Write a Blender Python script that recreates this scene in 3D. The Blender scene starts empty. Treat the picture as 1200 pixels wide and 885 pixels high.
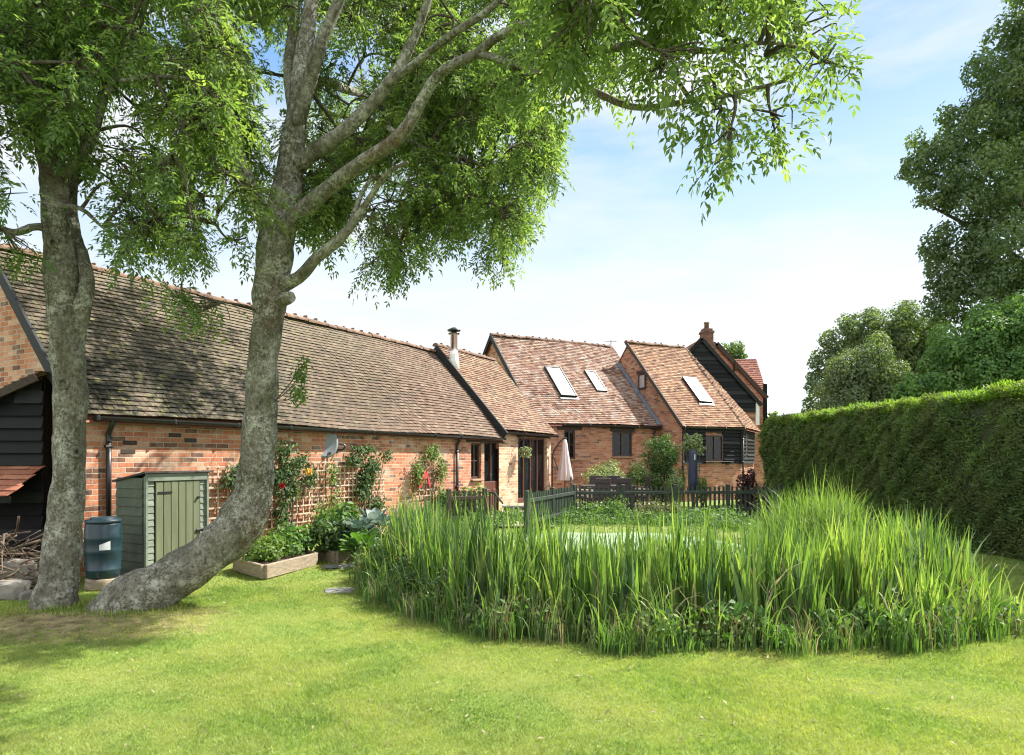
import bpy, math, random
import numpy as np
from mathutils import Vector
random.seed(7); RNG = np.random.default_rng(7)
R = math.radians
S = bpy.context.scene
COL = S.collection
# ------------------------------------------------------------------ camera, sky, sun, exposure
EYE = 1.63; F = 780.0
cam = bpy.data.cameras.new('camera'); cam_o = bpy.data.objects.new('camera', cam); COL.objects.link(cam_o)
cam.sensor_width = 36; cam.lens = F/1200*36; cam.shift_y = 94.5/1200
cam.clip_start = 0.05; cam.clip_end = 3000
cam_o.location = (0, 0, EYE); cam_o.rotation_euler = (R(90), 0, 0); S.camera = cam_o
SUN_EL = R(48); SAZ = (0.925, 0.38)
sv = Vector((SAZ[0]*math.cos(SUN_EL), SAZ[1]*math.cos(SUN_EL), math.sin(SUN_EL))).normalized()
sl = bpy.data.lights.new('sun', 'SUN'); sl.energy = 5.0; sl.angle = R(0.5); sl.color = (1.0, .945, .86)
so = bpy.data.objects.new('sun', sl); COL.objects.link(so); so.rotation_euler = sv.to_track_quat('Z', 'Y').to_euler()
W = bpy.data.worlds.new('World'); S.world = W; W.use_nodes = True
nt = W.node_tree; nt.nodes.clear()
def N(nt, t, **k):
    n = nt.nodes.new(t)
    for a, b in k.items():
        if a in ('inp',):
            for i, v in b.items(): n.inputs[i].default_value = v
        else: setattr(n, a, b)
    return n
def L(nt, a, b): nt.links.new(a, b)
sky = N(nt, 'ShaderNodeTexSky', sky_type='NISHITA', sun_disc=False, sun_elevation=SUN_EL, sun_rotation=math.atan2(*SAZ), air_density=1.0, dust_density=1.2, ozone_density=2.2)
tc = N(nt, 'ShaderNodeTexCoord'); sep = N(nt, 'ShaderNodeSeparateXYZ')
mp = N(nt, 'ShaderNodeMapping', inp={'Scale': (1.0, 1.0, 4.2), 'Location': (.35, 0, .3)}); L(nt, tc.outputs['Generated'], mp.inputs[0])
nz = N(nt, 'ShaderNodeTexNoise', inp={'Scale': 1.6, 'Detail': 7, 'Roughness': .55, 'Distortion': .25}); L(nt, mp.outputs[0], nz.inputs['Vector'])
rp = N(nt, 'ShaderNodeMapRange', inp={1: .40, 2: .60, 3: 0., 4: .92}); L(nt, nz.outputs[0], rp.inputs[0])
nrm = N(nt, 'ShaderNodeVectorMath', operation='NORMALIZE'); L(nt, tc.outputs['Generated'], nrm.inputs[0]); L(nt, nrm.outputs[0], sep.inputs[0])
cr = N(nt, 'ShaderNodeValToRGB'); e = cr.color_ramp.elements; pts = [(0, (.97, .99, 1.)), (.13, (.93, .97, 1.)), (.26, (.78, .89, .985)), (.38, (.52, .74, .95)), (.52, (.20, .46, .88)), (.75, (.10, .33, .78))]
while len(e) < len(pts): e.new(.5)
for i_, (p_, c_) in enumerate(pts): e[i_].position = p_; e[i_].color = (*c_, 1)
L(nt, sep.outputs[2], cr.inputs[0])
sc1 = N(nt, 'ShaderNodeMixRGB', blend_type='MULTIPLY', inp={0: 1., 2: (2.65, 2.65, 2.65, 1)}); L(nt, cr.outputs[0], sc1.inputs[1])
mix0 = N(nt, 'ShaderNodeMixRGB', inp={0: .82}); L(nt, sky.outputs[0], mix0.inputs[1]); L(nt, sc1.outputs[0], mix0.inputs[2])
mix = N(nt, 'ShaderNodeMixRGB', inp={2: (2.7, 2.75, 2.8, 1)}); L(nt, rp.outputs[0], mix.inputs[0]); L(nt, mix0.outputs[0], mix.inputs[1])
# added fill light: unseen sky behind the camera whitened and brightened to lift shadows
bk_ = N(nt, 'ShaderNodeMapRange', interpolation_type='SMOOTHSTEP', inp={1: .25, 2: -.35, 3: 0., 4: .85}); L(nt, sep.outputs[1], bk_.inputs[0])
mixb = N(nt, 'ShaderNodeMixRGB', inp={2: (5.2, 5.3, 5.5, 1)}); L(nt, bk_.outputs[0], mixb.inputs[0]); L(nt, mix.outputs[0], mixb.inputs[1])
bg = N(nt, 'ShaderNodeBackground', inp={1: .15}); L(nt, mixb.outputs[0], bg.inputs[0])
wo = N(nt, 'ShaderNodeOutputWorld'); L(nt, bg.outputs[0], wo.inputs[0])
S.view_settings.view_transform = 'Standard'; S.view_settings.look = 'None'; S.view_settings.gamma = 1
S.view_settings.use_curve_mapping = False; S.view_settings.exposure = 1.38
S.cycles.max_bounces = 7; S.cycles.diffuse_bounces = 4; S.cycles.transmission_bounces = 5; S.cycles.transparent_max_bounces = 8
S.cycles.sample_clamp_indirect = 6; S.cycles.denoising_prefilter = 'ACCURATE'; S.cycles.filter_width = 1.15

# ------------------------------------------------------------------ helpers
WORLD = {}
def vec(*a): return np.array(a, float)
def at(px, py, Y): return vec((px-600)/F*Y, Y, EYE-(py-537)/F*Y)
def gpt(px, py, z=0.):
    Y = (EYE-z)*F/(py-537); return vec((px-600)/F*Y, Y, z)
def tag(o, label=None, cat=None, group=None, kind=None):
    if label: o['label'] = label
    if cat: o['category'] = cat
    if group: o['group'] = group
    if kind: o['kind'] = kind
    return o
def thing(name, label, cat, loc=(0, 0, 0), group=None, rz=0):
    o = bpy.data.objects.new(name, None); COL.objects.link(o); o.location = [float(v) for v in loc]; o.rotation_euler = (0, 0, rz)
    o.empty_display_size = .2; WORLD[o.name] = vec(*loc)
    return tag(o, label, cat, group)
class MB:
    """collects geometry; build() links it as ONE mesh object"""
    def __init__(s): s.v = []; s.f = []; s.uv = []; s.rn = []; s.n = 0
    def add(s, verts, faces, uvs=None, rnd=None):
        verts = np.asarray(verts, float); s.v.append(verts)
        for i, f in enumerate(faces):
            s.f.append([int(a)+s.n for a in f]); s.uv.append(uvs[i] if uvs is not None else [(0, 0)]*len(f))
            s.rn.append(random.random() if rnd is None else (rnd if np.isscalar(rnd) else rnd[i]))
        s.n += len(verts); return s
    def quad(s, a, b, c, d, uv=None, rnd=None):
        return s.add([a, b, c, d], [(0, 1, 2, 3)], [uv] if uv else None, rnd)
    def box(s, c, size, ax=None, rnd=None, bev=0.0):
        """c centre, size (sx,sy,sz), ax = 3 axis vectors"""
        X, Y, Z = ax if ax is not None else (vec(1, 0, 0), vec(0, 1, 0), vec(0, 0, 1))
        r = random.random() if rnd is None else rnd
        h = np.array(size)/2.; c = np.asarray(c, float)
        b = min(bev, h.min()*.9)
        if b <= 0:
            vs = [c+X*h[0]*i+Y*h[1]*j+Z*h[2]*k for i in (-1, 1) for j in (-1, 1) for k in (-1, 1)]
            return s.add(vs, [(0, 1, 3, 2), (4, 6, 7, 5), (0, 4, 5, 1), (2, 3, 7, 6), (0, 2, 6, 4), (1, 5, 7, 3)], None, r)
        vs = []; ix = {}
        for i in (-1, 1):
            for j in (-1, 1):
                for k in (-1, 1):
                    for a in range(3):
                        hh = h.copy(); m = [h[q]-b if q != a else h[q] for q in range(3)]
                        ix[(i, j, k, a)] = len(vs); vs.append(c+X*m[0]*i+Y*m[1]*j+Z*m[2]*k)
        fs = []
        for a in range(3):
            o = [q for q in range(3) if q != a]
            for sg in (-1, 1):
                q4 = []
                for (u, w) in ((-1, -1), (1, -1), (1, 1), (-1, 1)):
                    t = [0, 0, 0]; t[a] = sg; t[o[0]] = u; t[o[1]] = w; q4.append(ix[(*t, a)])
                fs.append(q4 if sg*(1 if a != 1 else -1) > 0 else q4[::-1])
            for u in (-1, 1):
                for w in (-1, 1):
                    def key(sgn, ax_): t = [0, 0, 0]; t[a] = sgn; t[o[0]] = u; t[o[1]] = w; return ix[(*t, ax_)]
                    fs.append([key(-1, o[0]), key(1, o[0]), key(1, o[1]), key(-1, o[1])])
        for i in (-1, 1):
            for j in (-1, 1):
                for k in (-1, 1): fs.append([ix[(i, j, k, 0)], ix[(i, j, k, 1)], ix[(i, j, k, 2)]])
        return s.add(vs, fs, None, r)
    def bar(s, a, b, w, t, up=(0, 0, 1), bev=0., rnd=None):
        a = np.asarray(a, float); b = np.asarray(b, float); d = b-a; ln = np.linalg.norm(d); d = d/ln
        side = np.cross(d, up)
        if np.linalg.norm(side) < 1e-4: side = np.cross(d, (0, 1, 0))
        side /= np.linalg.norm(side); u2 = np.cross(side, d)
        return s.box((a+b)/2, (ln, w, t), (d, side, u2), rnd, bev)
    def tube(s, pts, rad, n=8, caps=True, rough=0., rnd=None, uvs=False):
        pts = np.asarray(pts, float); m = len(pts); rad = np.full(m, rad) if np.isscalar(rad) else np.asarray(rad, float)
        T = np.gradient(pts, axis=0); T /= np.linalg.norm(T, axis=1)[:, None]+1e-9
        ref = vec(0, 0, 1) if abs(T[0][2]) < .9 else vec(0, 1, 0)
        A = np.cross(T[0], ref); A /= np.linalg.norm(A); out = []
        ang = np.arange(n)/n*2*math.pi
        for i in range(m):
            A = A-T[i]*A.dot(T[i]); A /= np.linalg.norm(A); B = np.cross(T[i], A)
            rr = rad[i]*(1+(rough*RNG.uniform(-1, 1, n) if rough else 0))
            out.append(pts[i]+np.outer(np.cos(ang)*rr, A)+np.outer(np.sin(ang)*rr, B))
        fs = [(i*n+k, i*n+(k+1) % n, (i+1)*n+(k+1) % n, (i+1)*n+k) for i in range(m-1) for k in range(n)]
        if caps: fs += [tuple(range(n))[::-1], tuple((m-1)*n+k for k in range(n))]
        return s.add(np.vstack(out), fs, None, random.random() if rnd is None else rnd)
    def lathe(s, c, prof, n=20, rnd=None, axis=None):
        c = np.asarray(c, float); vs = []
        for r, z in prof:
            for k in range(n):
                a = k/n*2*math.pi; vs.append(c+vec(r*math.cos(a), r*math.sin(a), z))
        m = len(prof)
        fs = [(i*n+k, i*n+(k+1) % n, (i+1)*n+(k+1) % n, (i+1)*n+k) for i in range(m-1) for k in range(n)]
        fs += [tuple(range(n))[::-1], tuple((m-1)*n+k for k in range(n))]
        return s.add(vs, fs, None, .5 if rnd is None else rnd)
    def build(s, name, mat, parent=None, smooth=False, world=True):
        V = np.vstack(s.v)
        if parent is not None:
            w = WORLD[parent.name]
            if world: V = V-w
            wl = w
        else: wl = vec(0, 0, 0)
        return rawmesh(name, V, s.f, mat, parent, np.array(s.rn), s.uv, smooth, wl)
def rawmesh(name, V, faces, mat, parent=None, rn=None, uv=None, smooth=False, wl=None):
    me = bpy.data.meshes.new(name)
    if isinstance(faces, np.ndarray):
        nf, k = faces.shape
        me.vertices.add(len(V)); me.vertices.foreach_set('co', V.astype(np.float32).ravel())
        me.loops.add(nf*k); me.loops.foreach_set('vertex_index', faces.astype(np.int32).ravel())
        me.polygons.add(nf); me.polygons.foreach_set('loop_start', (np.arange(nf)*k).astype(np.int32))
        me.update(calc_edges=True)
    else: me.from_pydata([tuple(v) for v in V], [], faces)
    if uv is not None:
        u = me.uv_layers.new(name='UVMap'); flat = np.array([c for f in uv for c in f], dtype=np.float32)
        u.data.foreach_set('uv', flat.ravel())
    if rn is not None:
        a = me.attributes.new('rnd', 'FLOAT', 'FACE'); a.data.foreach_set('value', np.asarray(rn, dtype=np.float32))
    if smooth: me.polygons.foreach_set('use_smooth', np.ones(len(me.polygons), dtype=bool))
    me.materials.append(mat); me.update()
    o = bpy.data.objects.new(name, me); COL.objects.link(o)
    if parent is not None: o.parent = parent
    WORLD[o.name] = wl if wl is not None else vec(0, 0, 0)
    return o
def spline(P, k=6):
    P = np.asarray(P, float); Q = np.vstack([2*P[0]-P[1], P, 2*P[-1]-P[-2]]); out = []
    for i in range(1, len(Q)-2):
        for t in np.arange(k)/k:
            a, b, c, d = Q[i-1:i+3]
            out.append(.5*((2*b)+(c-a)*t+(2*a-5*b+4*c-d)*t*t+(3*b-a-3*c+d)*t**3))
    out.append(Q[-2]); return np.array(out)

# ------------------------------------------------------------------ materials
def mat(name):
    m = bpy.data.materials.new(name); m.use_nodes = True; t = m.node_tree; t.nodes.clear()
    o = N(t, 'ShaderNodeOutputMaterial'); b = N(t, 'ShaderNodeBsdfPrincipled'); L(t, b.outputs[0], o.inputs[0]); return m, t, b, o
def ramp(t, src, stops):
    r = N(t, 'ShaderNodeValToRGB'); e = r.color_ramp.elements
    while len(e) < len(stops): e.new(.5)
    for i, (p, c) in enumerate(stops): e[i].position = p; e[i].color = (*c, 1)
    L(t, src, r.inputs[0]); return r.outputs[0]
def noise(t, scale, detail=4, rough=.5, coord=None, sc=None, dist=0.):
    c = N(t, 'ShaderNodeTexCoord'); n = N(t, 'ShaderNodeTexNoise', inp={'Scale': scale, 'Detail': detail, 'Roughness': rough, 'Distortion': dist})
    src = c.outputs[coord or 'Object']
    if sc: mp = N(t, 'ShaderNodeMapping', inp={'Scale': sc}); L(t, src, mp.inputs[0]); src = mp.outputs[0]
    L(t, src, n.inputs['Vector']); return n.outputs[0]
def rndattr(t): a = N(t, 'ShaderNodeAttribute', attribute_name='rnd'); return a.outputs['Fac']
def mixc(t, f, a, b, mode='MIX'):
    m = N(t, 'ShaderNodeMixRGB', blend_type=mode)
    for i, v in ((0, f), (1, a), (2, b)):
        if hasattr(v, 'links'): L(t, v, m.inputs[i])
        else: m.inputs[i].default_value = v if i == 0 else (*v, 1)
    return m.outputs[0]
def mrange(t, src, a, b, c=0., d=1.):
    m = N(t, 'ShaderNodeMapRange', inp={1: a, 2: b, 3: c, 4: d}); L(t, src, m.inputs[0]); return m.outputs[0]
def math_(t, op, a, b=None):
    m = N(t, 'ShaderNodeMath', operation=op)
    for i, v in ((0, a), (1, b)):
        if v is None: continue
        if hasattr(v, 'links'): L(t, v, m.inputs[i])
        else: m.inputs[i].default_value = v
    return m.outputs[0]
def bump(t, b, h, s=.3, d=.01):
    n = N(t, 'ShaderNodeBump', inp={'Strength': s, 'Distance': d}); L(t, h, n.inputs['Height']); L(t, n.outputs[0], b.inputs['Normal'])
def simple(name, col, rough=.6, metal=0., var=.25, scale=6, bmp=.2, sc=None):
    m, t, b, o = mat(name); nn = noise(t, scale, 5, .6, sc=sc); lo = tuple(c*(1-var) for c in col); hi = tuple(min(1, c*(1+var)) for c in col)
    c = ramp(t, nn, [(.3, lo), (.7, hi)])
    c = mixc(t, mrange(t, rndattr(t), 0, 1, 0, .35), c, tuple(v*.6 for v in col))
    L(t, c, b.inputs['Base Color']); b.inputs['Roughness'].default_value = rough; b.inputs['Metallic'].default_value = metal
    if bmp: bump(t, b, nn, bmp, .004)
    return m
def brick_mat(name, stops, mortar=(.42, .36, .28), white=.0, grime=.35, smear=.6):
    m, t, b, o = mat(name); uv = N(t, 'ShaderNodeUVMap'); sp = N(t, 'ShaderNodeSeparateXYZ')
    wob = N(t, 'ShaderNodeTexNoise', inp={'Scale': 9., 'Detail': 2}); L(t, uv.outputs[0], wob.inputs['Vector'])
    wv = N(t, 'ShaderNodeVectorMath', operation='SCALE', inp={'Scale': .012}); L(t, wob.outputs['Color'], wv.inputs[0])
    ad = N(t, 'ShaderNodeVectorMath', operation='ADD'); L(t, uv.outputs[0], ad.inputs[0]); L(t, wv.outputs[0], ad.inputs[1]); L(t, ad.outputs[0], sp.inputs[0])
    v = math_(t, 'DIVIDE', sp.outputs[1], .075); row = math_(t, 'FLOOR', v)
    par = math_(t, 'MODULO', row, 2.0); par = math_(t, 'ABSOLUTE', par)
    # stretcher courses with every other course laid half a brick over; header courses now and then
    u = math_(t, 'ADD', math_(t, 'DIVIDE', sp.outputs[0], .232), math_(t, 'MULTIPLY', par, .5)); col = math_(t, 'FLOOR', u)
    cv = N(t, 'ShaderNodeCombineXYZ'); L(t, col, cv.inputs[0]); L(t, row, cv.inputs[1])
    wn = N(t, 'ShaderNodeTexWhiteNoise', noise_dimensions='2D'); L(t, cv.outputs[0], wn.inputs[0])
    fu = math_(t, 'FRACT', u); fv = math_(t, 'FRACT', v)
    eu = math_(t, 'ABSOLUTE', math_(t, 'SUBTRACT', fu, .5)); ev = math_(t, 'ABSOLUTE', math_(t, 'SUBTRACT', fv, .5))
    mu = mrange(t, eu, .470, .482); mv = mrange(t, ev, .405, .44)
    mor = math_(t, 'MAXIMUM', mu, mv)
    c = ramp(t, wn.outputs[0], stops)
    n1 = noise(t, 14, 5, .7); c = mixc(t, mrange(t, n1, .35, .75, 0, smear), c, (.50, .25, .13))
    n2 = noise(t, 40, 3, .6); c = mixc(t, mrange(t, n2, .45, .7, 0, .5), c, (.10, .05, .035))
    c = mixc(t, mor, c, mortar)
    n3 = noise(t, 2.2, 6, .65); c = mixc(t, mrange(t, n3, .50, .66, 0, white), c, (.58, .50, .40))
    n4 = noise(t, .9, 6, .6); c = mixc(t, mrange(t, n4, .48, .72, 0, grime), c, (.10, .085, .05))
    L(t, c, b.inputs['Base Color']); b.inputs['Roughness'].default_value = .9
    h = math_(t, 'ADD', math_(t, 'MULTIPLY', mor, -1.), math_(t, 'MULTIPLY', n2, .5)); bump(t, b, h, .7, .006); return m
ORANGE = [(0, (.06, .03, .025)), (.10, (.11, .04, .03)), (.15, (.36, .11, .055)), (.5, (.44, .135, .062)), (.8, (.50, .19, .095)), (1, (.58, .36, .24))]
M = {}
M['brick'] = brick_mat('orange_brick', ORANGE, white=.40, grime=.42, smear=.45)
M['brick_pale'] = brick_mat('pale_brick', [(0, (.16, .09, .07)), (.1, (.45, .22, .12)), (.5, (.60, .36, .20)), (1, (.68, .50, .34))], mortar=(.55, .48, .38), white=.35, grime=.2)
M['brick_brown'] = brick_mat('brown_brick', [(0, (.06, .03, .025)), (.2, (.28, .085, .045)), (.6, (.42, .15, .075)), (1, (.44, .25, .15))], mortar=(.30, .24, .18), smear=.32, white=.12, grime=.35)
M['brick_chimney'] = brick_mat('sooty_brick', [(0, (.04, .02, .018)), (.4, (.13, .05, .035)), (1, (.22, .10, .07))], mortar=(.12, .10, .08), grime=.9, smear=.05)
M['brick_red'] = brick_mat('red_brick', [(0, (.10, .04, .03)), (.3, (.30, .09, .05)), (1, (.42, .18, .11))], white=.25, grime=.3)
def tile_mat(name, stops, lichen=.5, moss=.5, lich_col=(.42, .36, .22), side=None):
    m, t, b, o = mat(name); c = ramp(t, rndattr(t), stops)
    n1 = noise(t, 3.2 if side is None else 7., 7, .72); c = mixc(t, mrange(t, n1, .46, .68, 0, lichen), c, lich_col)
    n2 = noise(t, 26, 3, .6); c = mixc(t, mrange(t, n2, .52, .72, 0, .5), c, (.06, .05, .035))
    if side is not None:
        g = N(t, 'ShaderNodeNewGeometry'); sp = N(t, 'ShaderNodeSeparateXYZ'); L(t, g.outputs['Position'], sp.inputs[0])
        dn = math_(t, 'ADD', sp.outputs[0 if side[2] == 'x' else 2], math_(t, 'MULTIPLY', noise(t, .8, 4, .6), 3.)); f = mrange(t, dn, side[0], side[1], 0, 1)
        n5 = noise(t, 11, 5, .75); f2 = math_(t, 'MULTIPLY', mrange(t, n5, .42, .6, .35, 1), f)
        c = mixc(t, math_(t, 'MULTIPLY', f2, side[3]), c, side[4])
        n6 = noise(t, 3.6, 8, .78); zf = mrange(t, sp.outputs[2], 4.3, 2.7, 0, 1)
        c = mixc(t, math_(t, 'MULTIPLY', math_(t, 'MULTIPLY', mrange(t, n6, .44, .53, 0, moss), f), zf), c, (.020, .020, .012))
        c = mixc(t, math_(t, 'MULTIPLY', mrange(t, n1, .55, .62, 0, .5), f), c, (.24, .22, .075))
    L(t, c, b.inputs['Base Color']); b.inputs['Roughness'].default_value = .85; b.inputs['Specular IOR Level'].default_value = .3
    bump(t, b, n2, .4, .004); return m
M['tile_barn'] = tile_mat('mossy_barn_tile', [(0, (.085, .055, .040)), (.25, (.125, .078, .054)), (.8, (.165, .105, .072)), (1, (.205, .150, .110))], .45, 1., (.17, .14, .10), side=(-.8, -3.4, 'x', .9, (.120, .112, .080)))
M['tile_ext'] = tile_mat('brown_clay_tile', [(0, (.095, .055, .04)), (.4, (.18, .10, .07)), (.8, (.24, .14, .09)), (1, (.28, .21, .14))], .5, .3, (.26, .22, .13))
M['tile_mid'] = tile_mat('red_clay_tile', [(0, (.09, .045, .033)), (.4, (.185, .095, .062)), (.8, (.245, .135, .088)), (1, (.31, .235, .175))], .65, .2, (.40, .35, .31))
M['tile_third'] = tile_mat('orange_clay_tile', [(0, (.11, .055, .036)), (.4, (.215, .108, .062)), (.8, (.285, .15, .085)), (1, (.33, .24, .15))], .25, .1, (.45, .35, .22))
M['tile_far'] = tile_mat('dark_red_tile', [(0, (.14, .05, .04)), (.5, (.24, .09, .06)), (1, (.30, .13, .09))], .3, .1, (.30, .2, .15))
M['tile_pent'] = tile_mat('pent_tile', [(0, (.28, .10, .06)), (.5, (.38, .15, .09)), (1, (.46, .20, .12))], .15, .1)
M['mortar'] = simple('ridge_mortar', (.30, .22, .15), .95, var=.5, scale=9)
M['ridge'] = simple('ridge_clay', (.17, .105, .07), .9, var=.55, scale=7, bmp=.5)
m, t, b, o = mat('black_stained_board'); nn = noise(t, 6, 5, .7, sc=(1, 1, 12)); c = ramp(t, rndattr(t), [(0, (.003, .0035, .004)), (.6, (.010, .011, .012)), (1, (.030, .032, .034))]); c = mixc(t, mrange(t, nn, .45, .7, 0, .5), c, (.004, .004, .005)); L(t, c, b.inputs['Base Color']); b.inputs['Roughness'].default_value = .6; b.inputs['Specular IOR Level'].default_value = .18; bump(t, b, nn, .5, .01); M['black'] = m
M['gutter'] = simple('black_gutter', (.018, .018, .02), .4, var=.2)
M['lead'] = simple('grey_lead', (.13, .155, .19), .5, var=.25)
M['frame'] = simple('dark_brown_joinery', (.055, .028, .02), .5, var=.3, sc=(1, 1, .2), scale=20)
M['door'] = simple('red_brown_joinery', (.11, .042, .028), .45, var=.3, scale=20, sc=(1, 1, .2))
M['oak'] = simple('dark_oak_lintel', (.045, .03, .022), .8, var=.4, scale=20)
M['sill'] = simple('tile_sill', (.30, .19, .12), .85)
M['white'] = simple('white_paint', (.75, .74, .70), .6, var=.06)
M['curtain'] = simple('pale_curtain', (.60, .57, .52), .9, var=.2, scale=20, sc=(3, 3, .05))
M['room'] = simple('room_plaster', (.16, .14, .12), .9)
M['sage'] = simple('sage_green_paint', (.12, .135, .075), .6, var=.22, scale=12, sc=(1, 1, .12))
M['sage_light'] = simple('weathered_sage_board', (.17, .20, .155), .75, var=.3, scale=12, sc=(.2, .2, 1))
M['felt'] = simple('roof_felt', (.045, .035, .035), .85)
M['sage_dark'] = simple('dark_sage_board', (.07, .09, .06), .75, var=.3)
M['butt'] = simple('blue_green_plastic', (.012, .034, .046), .38, var=.12, scale=2, bmp=.05)
M['label'] = simple('paper_label', (.7, .72, .72), .5, var=.05)
M['trellis'] = simple('sun_bleached_lath', (.48, .34, .25), .8, var=.35, scale=14)
M['steel'] = simple('brushed_steel', (.62, .63, .64), .25, .95, var=.06, bmp=.05)
M['grey_metal'] = simple('grey_dish', (.22, .24, .27), .6, 0., var=.08, bmp=.03)
M['bed'] = simple('weathered_sleeper', (.27, .215, .15), .85, var=.4, scale=9, sc=(1, 1, 5), bmp=.6)
M['soil'] = simple('dark_soil', (.045, .03, .02), .95, var=.5, scale=14, bmp=.8)
M['stone'] = simple('pale_stone', (.22, .20, .17), .9, var=.35, scale=7, bmp=.8)
M['stone_grey'] = simple('grey_slate', (.20, .195, .18), .9, var=.4, scale=9, bmp=.8)
M['stick'] = simple('dry_stick', (.13, .095, .065), .9, var=.5, scale=5)
M['fence'] = simple('dark_green_fence', (.026, .040, .028), .55, var=.35, scale=10, sc=(1, 1, .3))
M['fence_brown'] = simple('dark_brown_fence', (.06, .038, .026), .7, var=.3)
M['canopy'] = simple('pinkish_canvas', (.62, .50, .47), .85, var=.08, bmp=.1)
M['navy'] = simple('navy_cover', (.018, .028, .055), .6, var=.2)
M['wicker'] = simple('dark_wicker', (.04, .028, .026), .6, var=.5, scale=60, bmp=.6)
M['cushion'] = simple('beige_cushion', (.42, .36, .28), .9)
M['terracotta'] = simple('terracotta', (.40, .16, .08), .8)
M['red'] = simple('red_cloth', (.42, .015, .02), .6, var=.15)
M['yellow'] = simple('yellow_petal', (.85, .55, .10), .6, var=.15)
M['redpetal'] = simple('red_petal', (.45, .01, .03), .6)
M['patio'] = simple('patio_paving', (.42, .37, .30), .85, var=.2, scale=5)
M['brass'] = simple('dull_metal', (.30, .28, .25), .35, .9, bmp=0)
def glass_mat():
    m, t, b, o = mat('window_glass'); b.inputs['Base Color'].default_value = (.015, .018, .02, 1); b.inputs['Roughness'].default_value = .03
    b.inputs['Specular IOR Level'].default_value = .45; tr = N(t, 'ShaderNodeBsdfTransparent', inp={0: (.75, .8, .78, 1)}); mx = N(t, 'ShaderNodeMixShader', inp={0: .5})
    bump(t, b, noise(t, 2.5, 2), .06, .02)
    L(t, tr.outputs[0], mx.inputs[1]); L(t, b.outputs[0], mx.inputs[2]); L(t, mx.outputs[0], o.inputs[0]); return m
M['glass'] = glass_mat()
m, t, b, o = mat('skylight_glass'); b.inputs['Base Color'].default_value = (.55, .6, .62, 1); b.inputs['Roughness'].default_value = .05; b.inputs['Metallic'].default_value = .9; b.inputs['Roughness'].default_value = .35; b.inputs['Base Color'].default_value = (.86, .88, .9, 1); M['skyglass'] = m
def leaf_mat(name, stops, trans=.4, tcol=None, rough=.55, spec=.25, ns=None):
    m, t, b, o = mat(name); c = ramp(t, rndattr(t), stops)
    if ns: c = mixc(t, mrange(t, noise(t, ns[0], 3), .4, .62, 0, ns[1]), c, ns[2])
    L(t, c, b.inputs['Base Color']); b.inputs['Roughness'].default_value = rough; b.inputs['Specular IOR Level'].default_value = spec
    tl = N(t, 'ShaderNodeBsdfTranslucent'); tcm = mixc(t, 1., c, tcol or (1.5, 1.75, .45), 'MULTIPLY'); L(t, tcm, tl.inputs[0])
    mx = N(t, 'ShaderNodeMixShader', inp={0: trans}); L(t, b.outputs[0], mx.inputs[1]); L(t, tl.outputs[0], mx.inputs[2]); L(t, mx.outputs[0], o.inputs[0]); return m
def gr(a, b_, c=None): return [(0, a), (.6, b_), (1, c or b_)]
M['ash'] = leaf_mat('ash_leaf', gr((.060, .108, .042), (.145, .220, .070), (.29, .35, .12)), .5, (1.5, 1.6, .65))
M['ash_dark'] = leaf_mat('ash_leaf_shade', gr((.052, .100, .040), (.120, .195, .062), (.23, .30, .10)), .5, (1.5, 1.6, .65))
M['sycamore'] = leaf_mat('sycamore_leaf', gr((.06, .10, .05), (.11, .155, .075), (.16, .21, .10)), .35)
M['lime'] = leaf_mat('bright_leaf', gr((.06, .13, .04), (.12, .21, .065), (.19, .28, .09)), .38)
M['greyleaf'] = leaf_mat('grey_green_leaf', gr((.08, .115, .065), (.14, .185, .10), (.21, .25, .14)), .35)
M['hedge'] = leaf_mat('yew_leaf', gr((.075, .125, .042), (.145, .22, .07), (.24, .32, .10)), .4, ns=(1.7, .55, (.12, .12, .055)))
M['newgrowth'] = leaf_mat('yew_new_growth', gr((.10, .18, .03), (.17, .27, .04), (.26, .34, .06)), .45)
M['reed'] = leaf_mat('iris_blade', gr((.035, .09, .030), (.15, .245, .060), (.36, .43, .14)), .46, (1.5, 1.6, .55), rough=.4, spec=.4)
M['reed_blue'] = leaf_mat('blue_green_blade', gr((.028, .065, .035), (.075, .135, .075), (.19, .26, .16)), .38, (1.4, 1.5, .8), rough=.35, spec=.5)
M['reed_dry'] = leaf_mat('dry_blade', gr((.18, .15, .07), (.30, .26, .15), (.42, .38, .26)), .35, (1.3, 1.2, .8))
M['weed'] = leaf_mat('weed_leaf', gr((.05, .10, .035), (.10, .18, .05), (.18, .26, .085)), .4)
M['grass'] = leaf_mat('lawn_blade', gr((.075, .145, .030), (.215, .315, .068), (.46, .48, .20)), .45, (1.45, 1.45, .5), ns=(1.3, .5, (.40, .40, .14)))
M['rose'] = leaf_mat('climber_leaf', gr((.035, .07, .028), (.065, .11, .04), (.12, .17, .06)), .3)
M['climb_lt'] = leaf_mat('light_climber_leaf', gr((.08, .14, .03), (.13, .2, .05), (.2, .26, .08)), .35)
M['varieg'] = leaf_mat('variegated_leaf', gr((.10, .16, .05), (.25, .30, .14), (.48, .50, .34)), .25)
M['box'] = leaf_mat('clipped_shrub_leaf', gr((.035, .075, .022), (.07, .13, .035), (.20, .24, .11)), .25)
M['blue'] = leaf_mat('blue_green_leaf', gr((.07, .12, .10), (.14, .20, .18), (.32, .38, .36)), .2, (1.2, 1.3, 1.))
M['hosta'] = leaf_mat('broad_leaf', gr((.05, .11, .03), (.09, .18, .04), (.14, .25, .05)), .3)
M['maroon'] = leaf_mat('maroon_leaf', gr((.03, .012, .014), (.05, .02, .02), (.08, .03, .03)), .2, (1.5, .8, .8))
M['heath'] = leaf_mat('heath_leaf', gr((.07, .10, .04), (.12, .13, .06), (.22, .17, .12)), .3)
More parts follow.
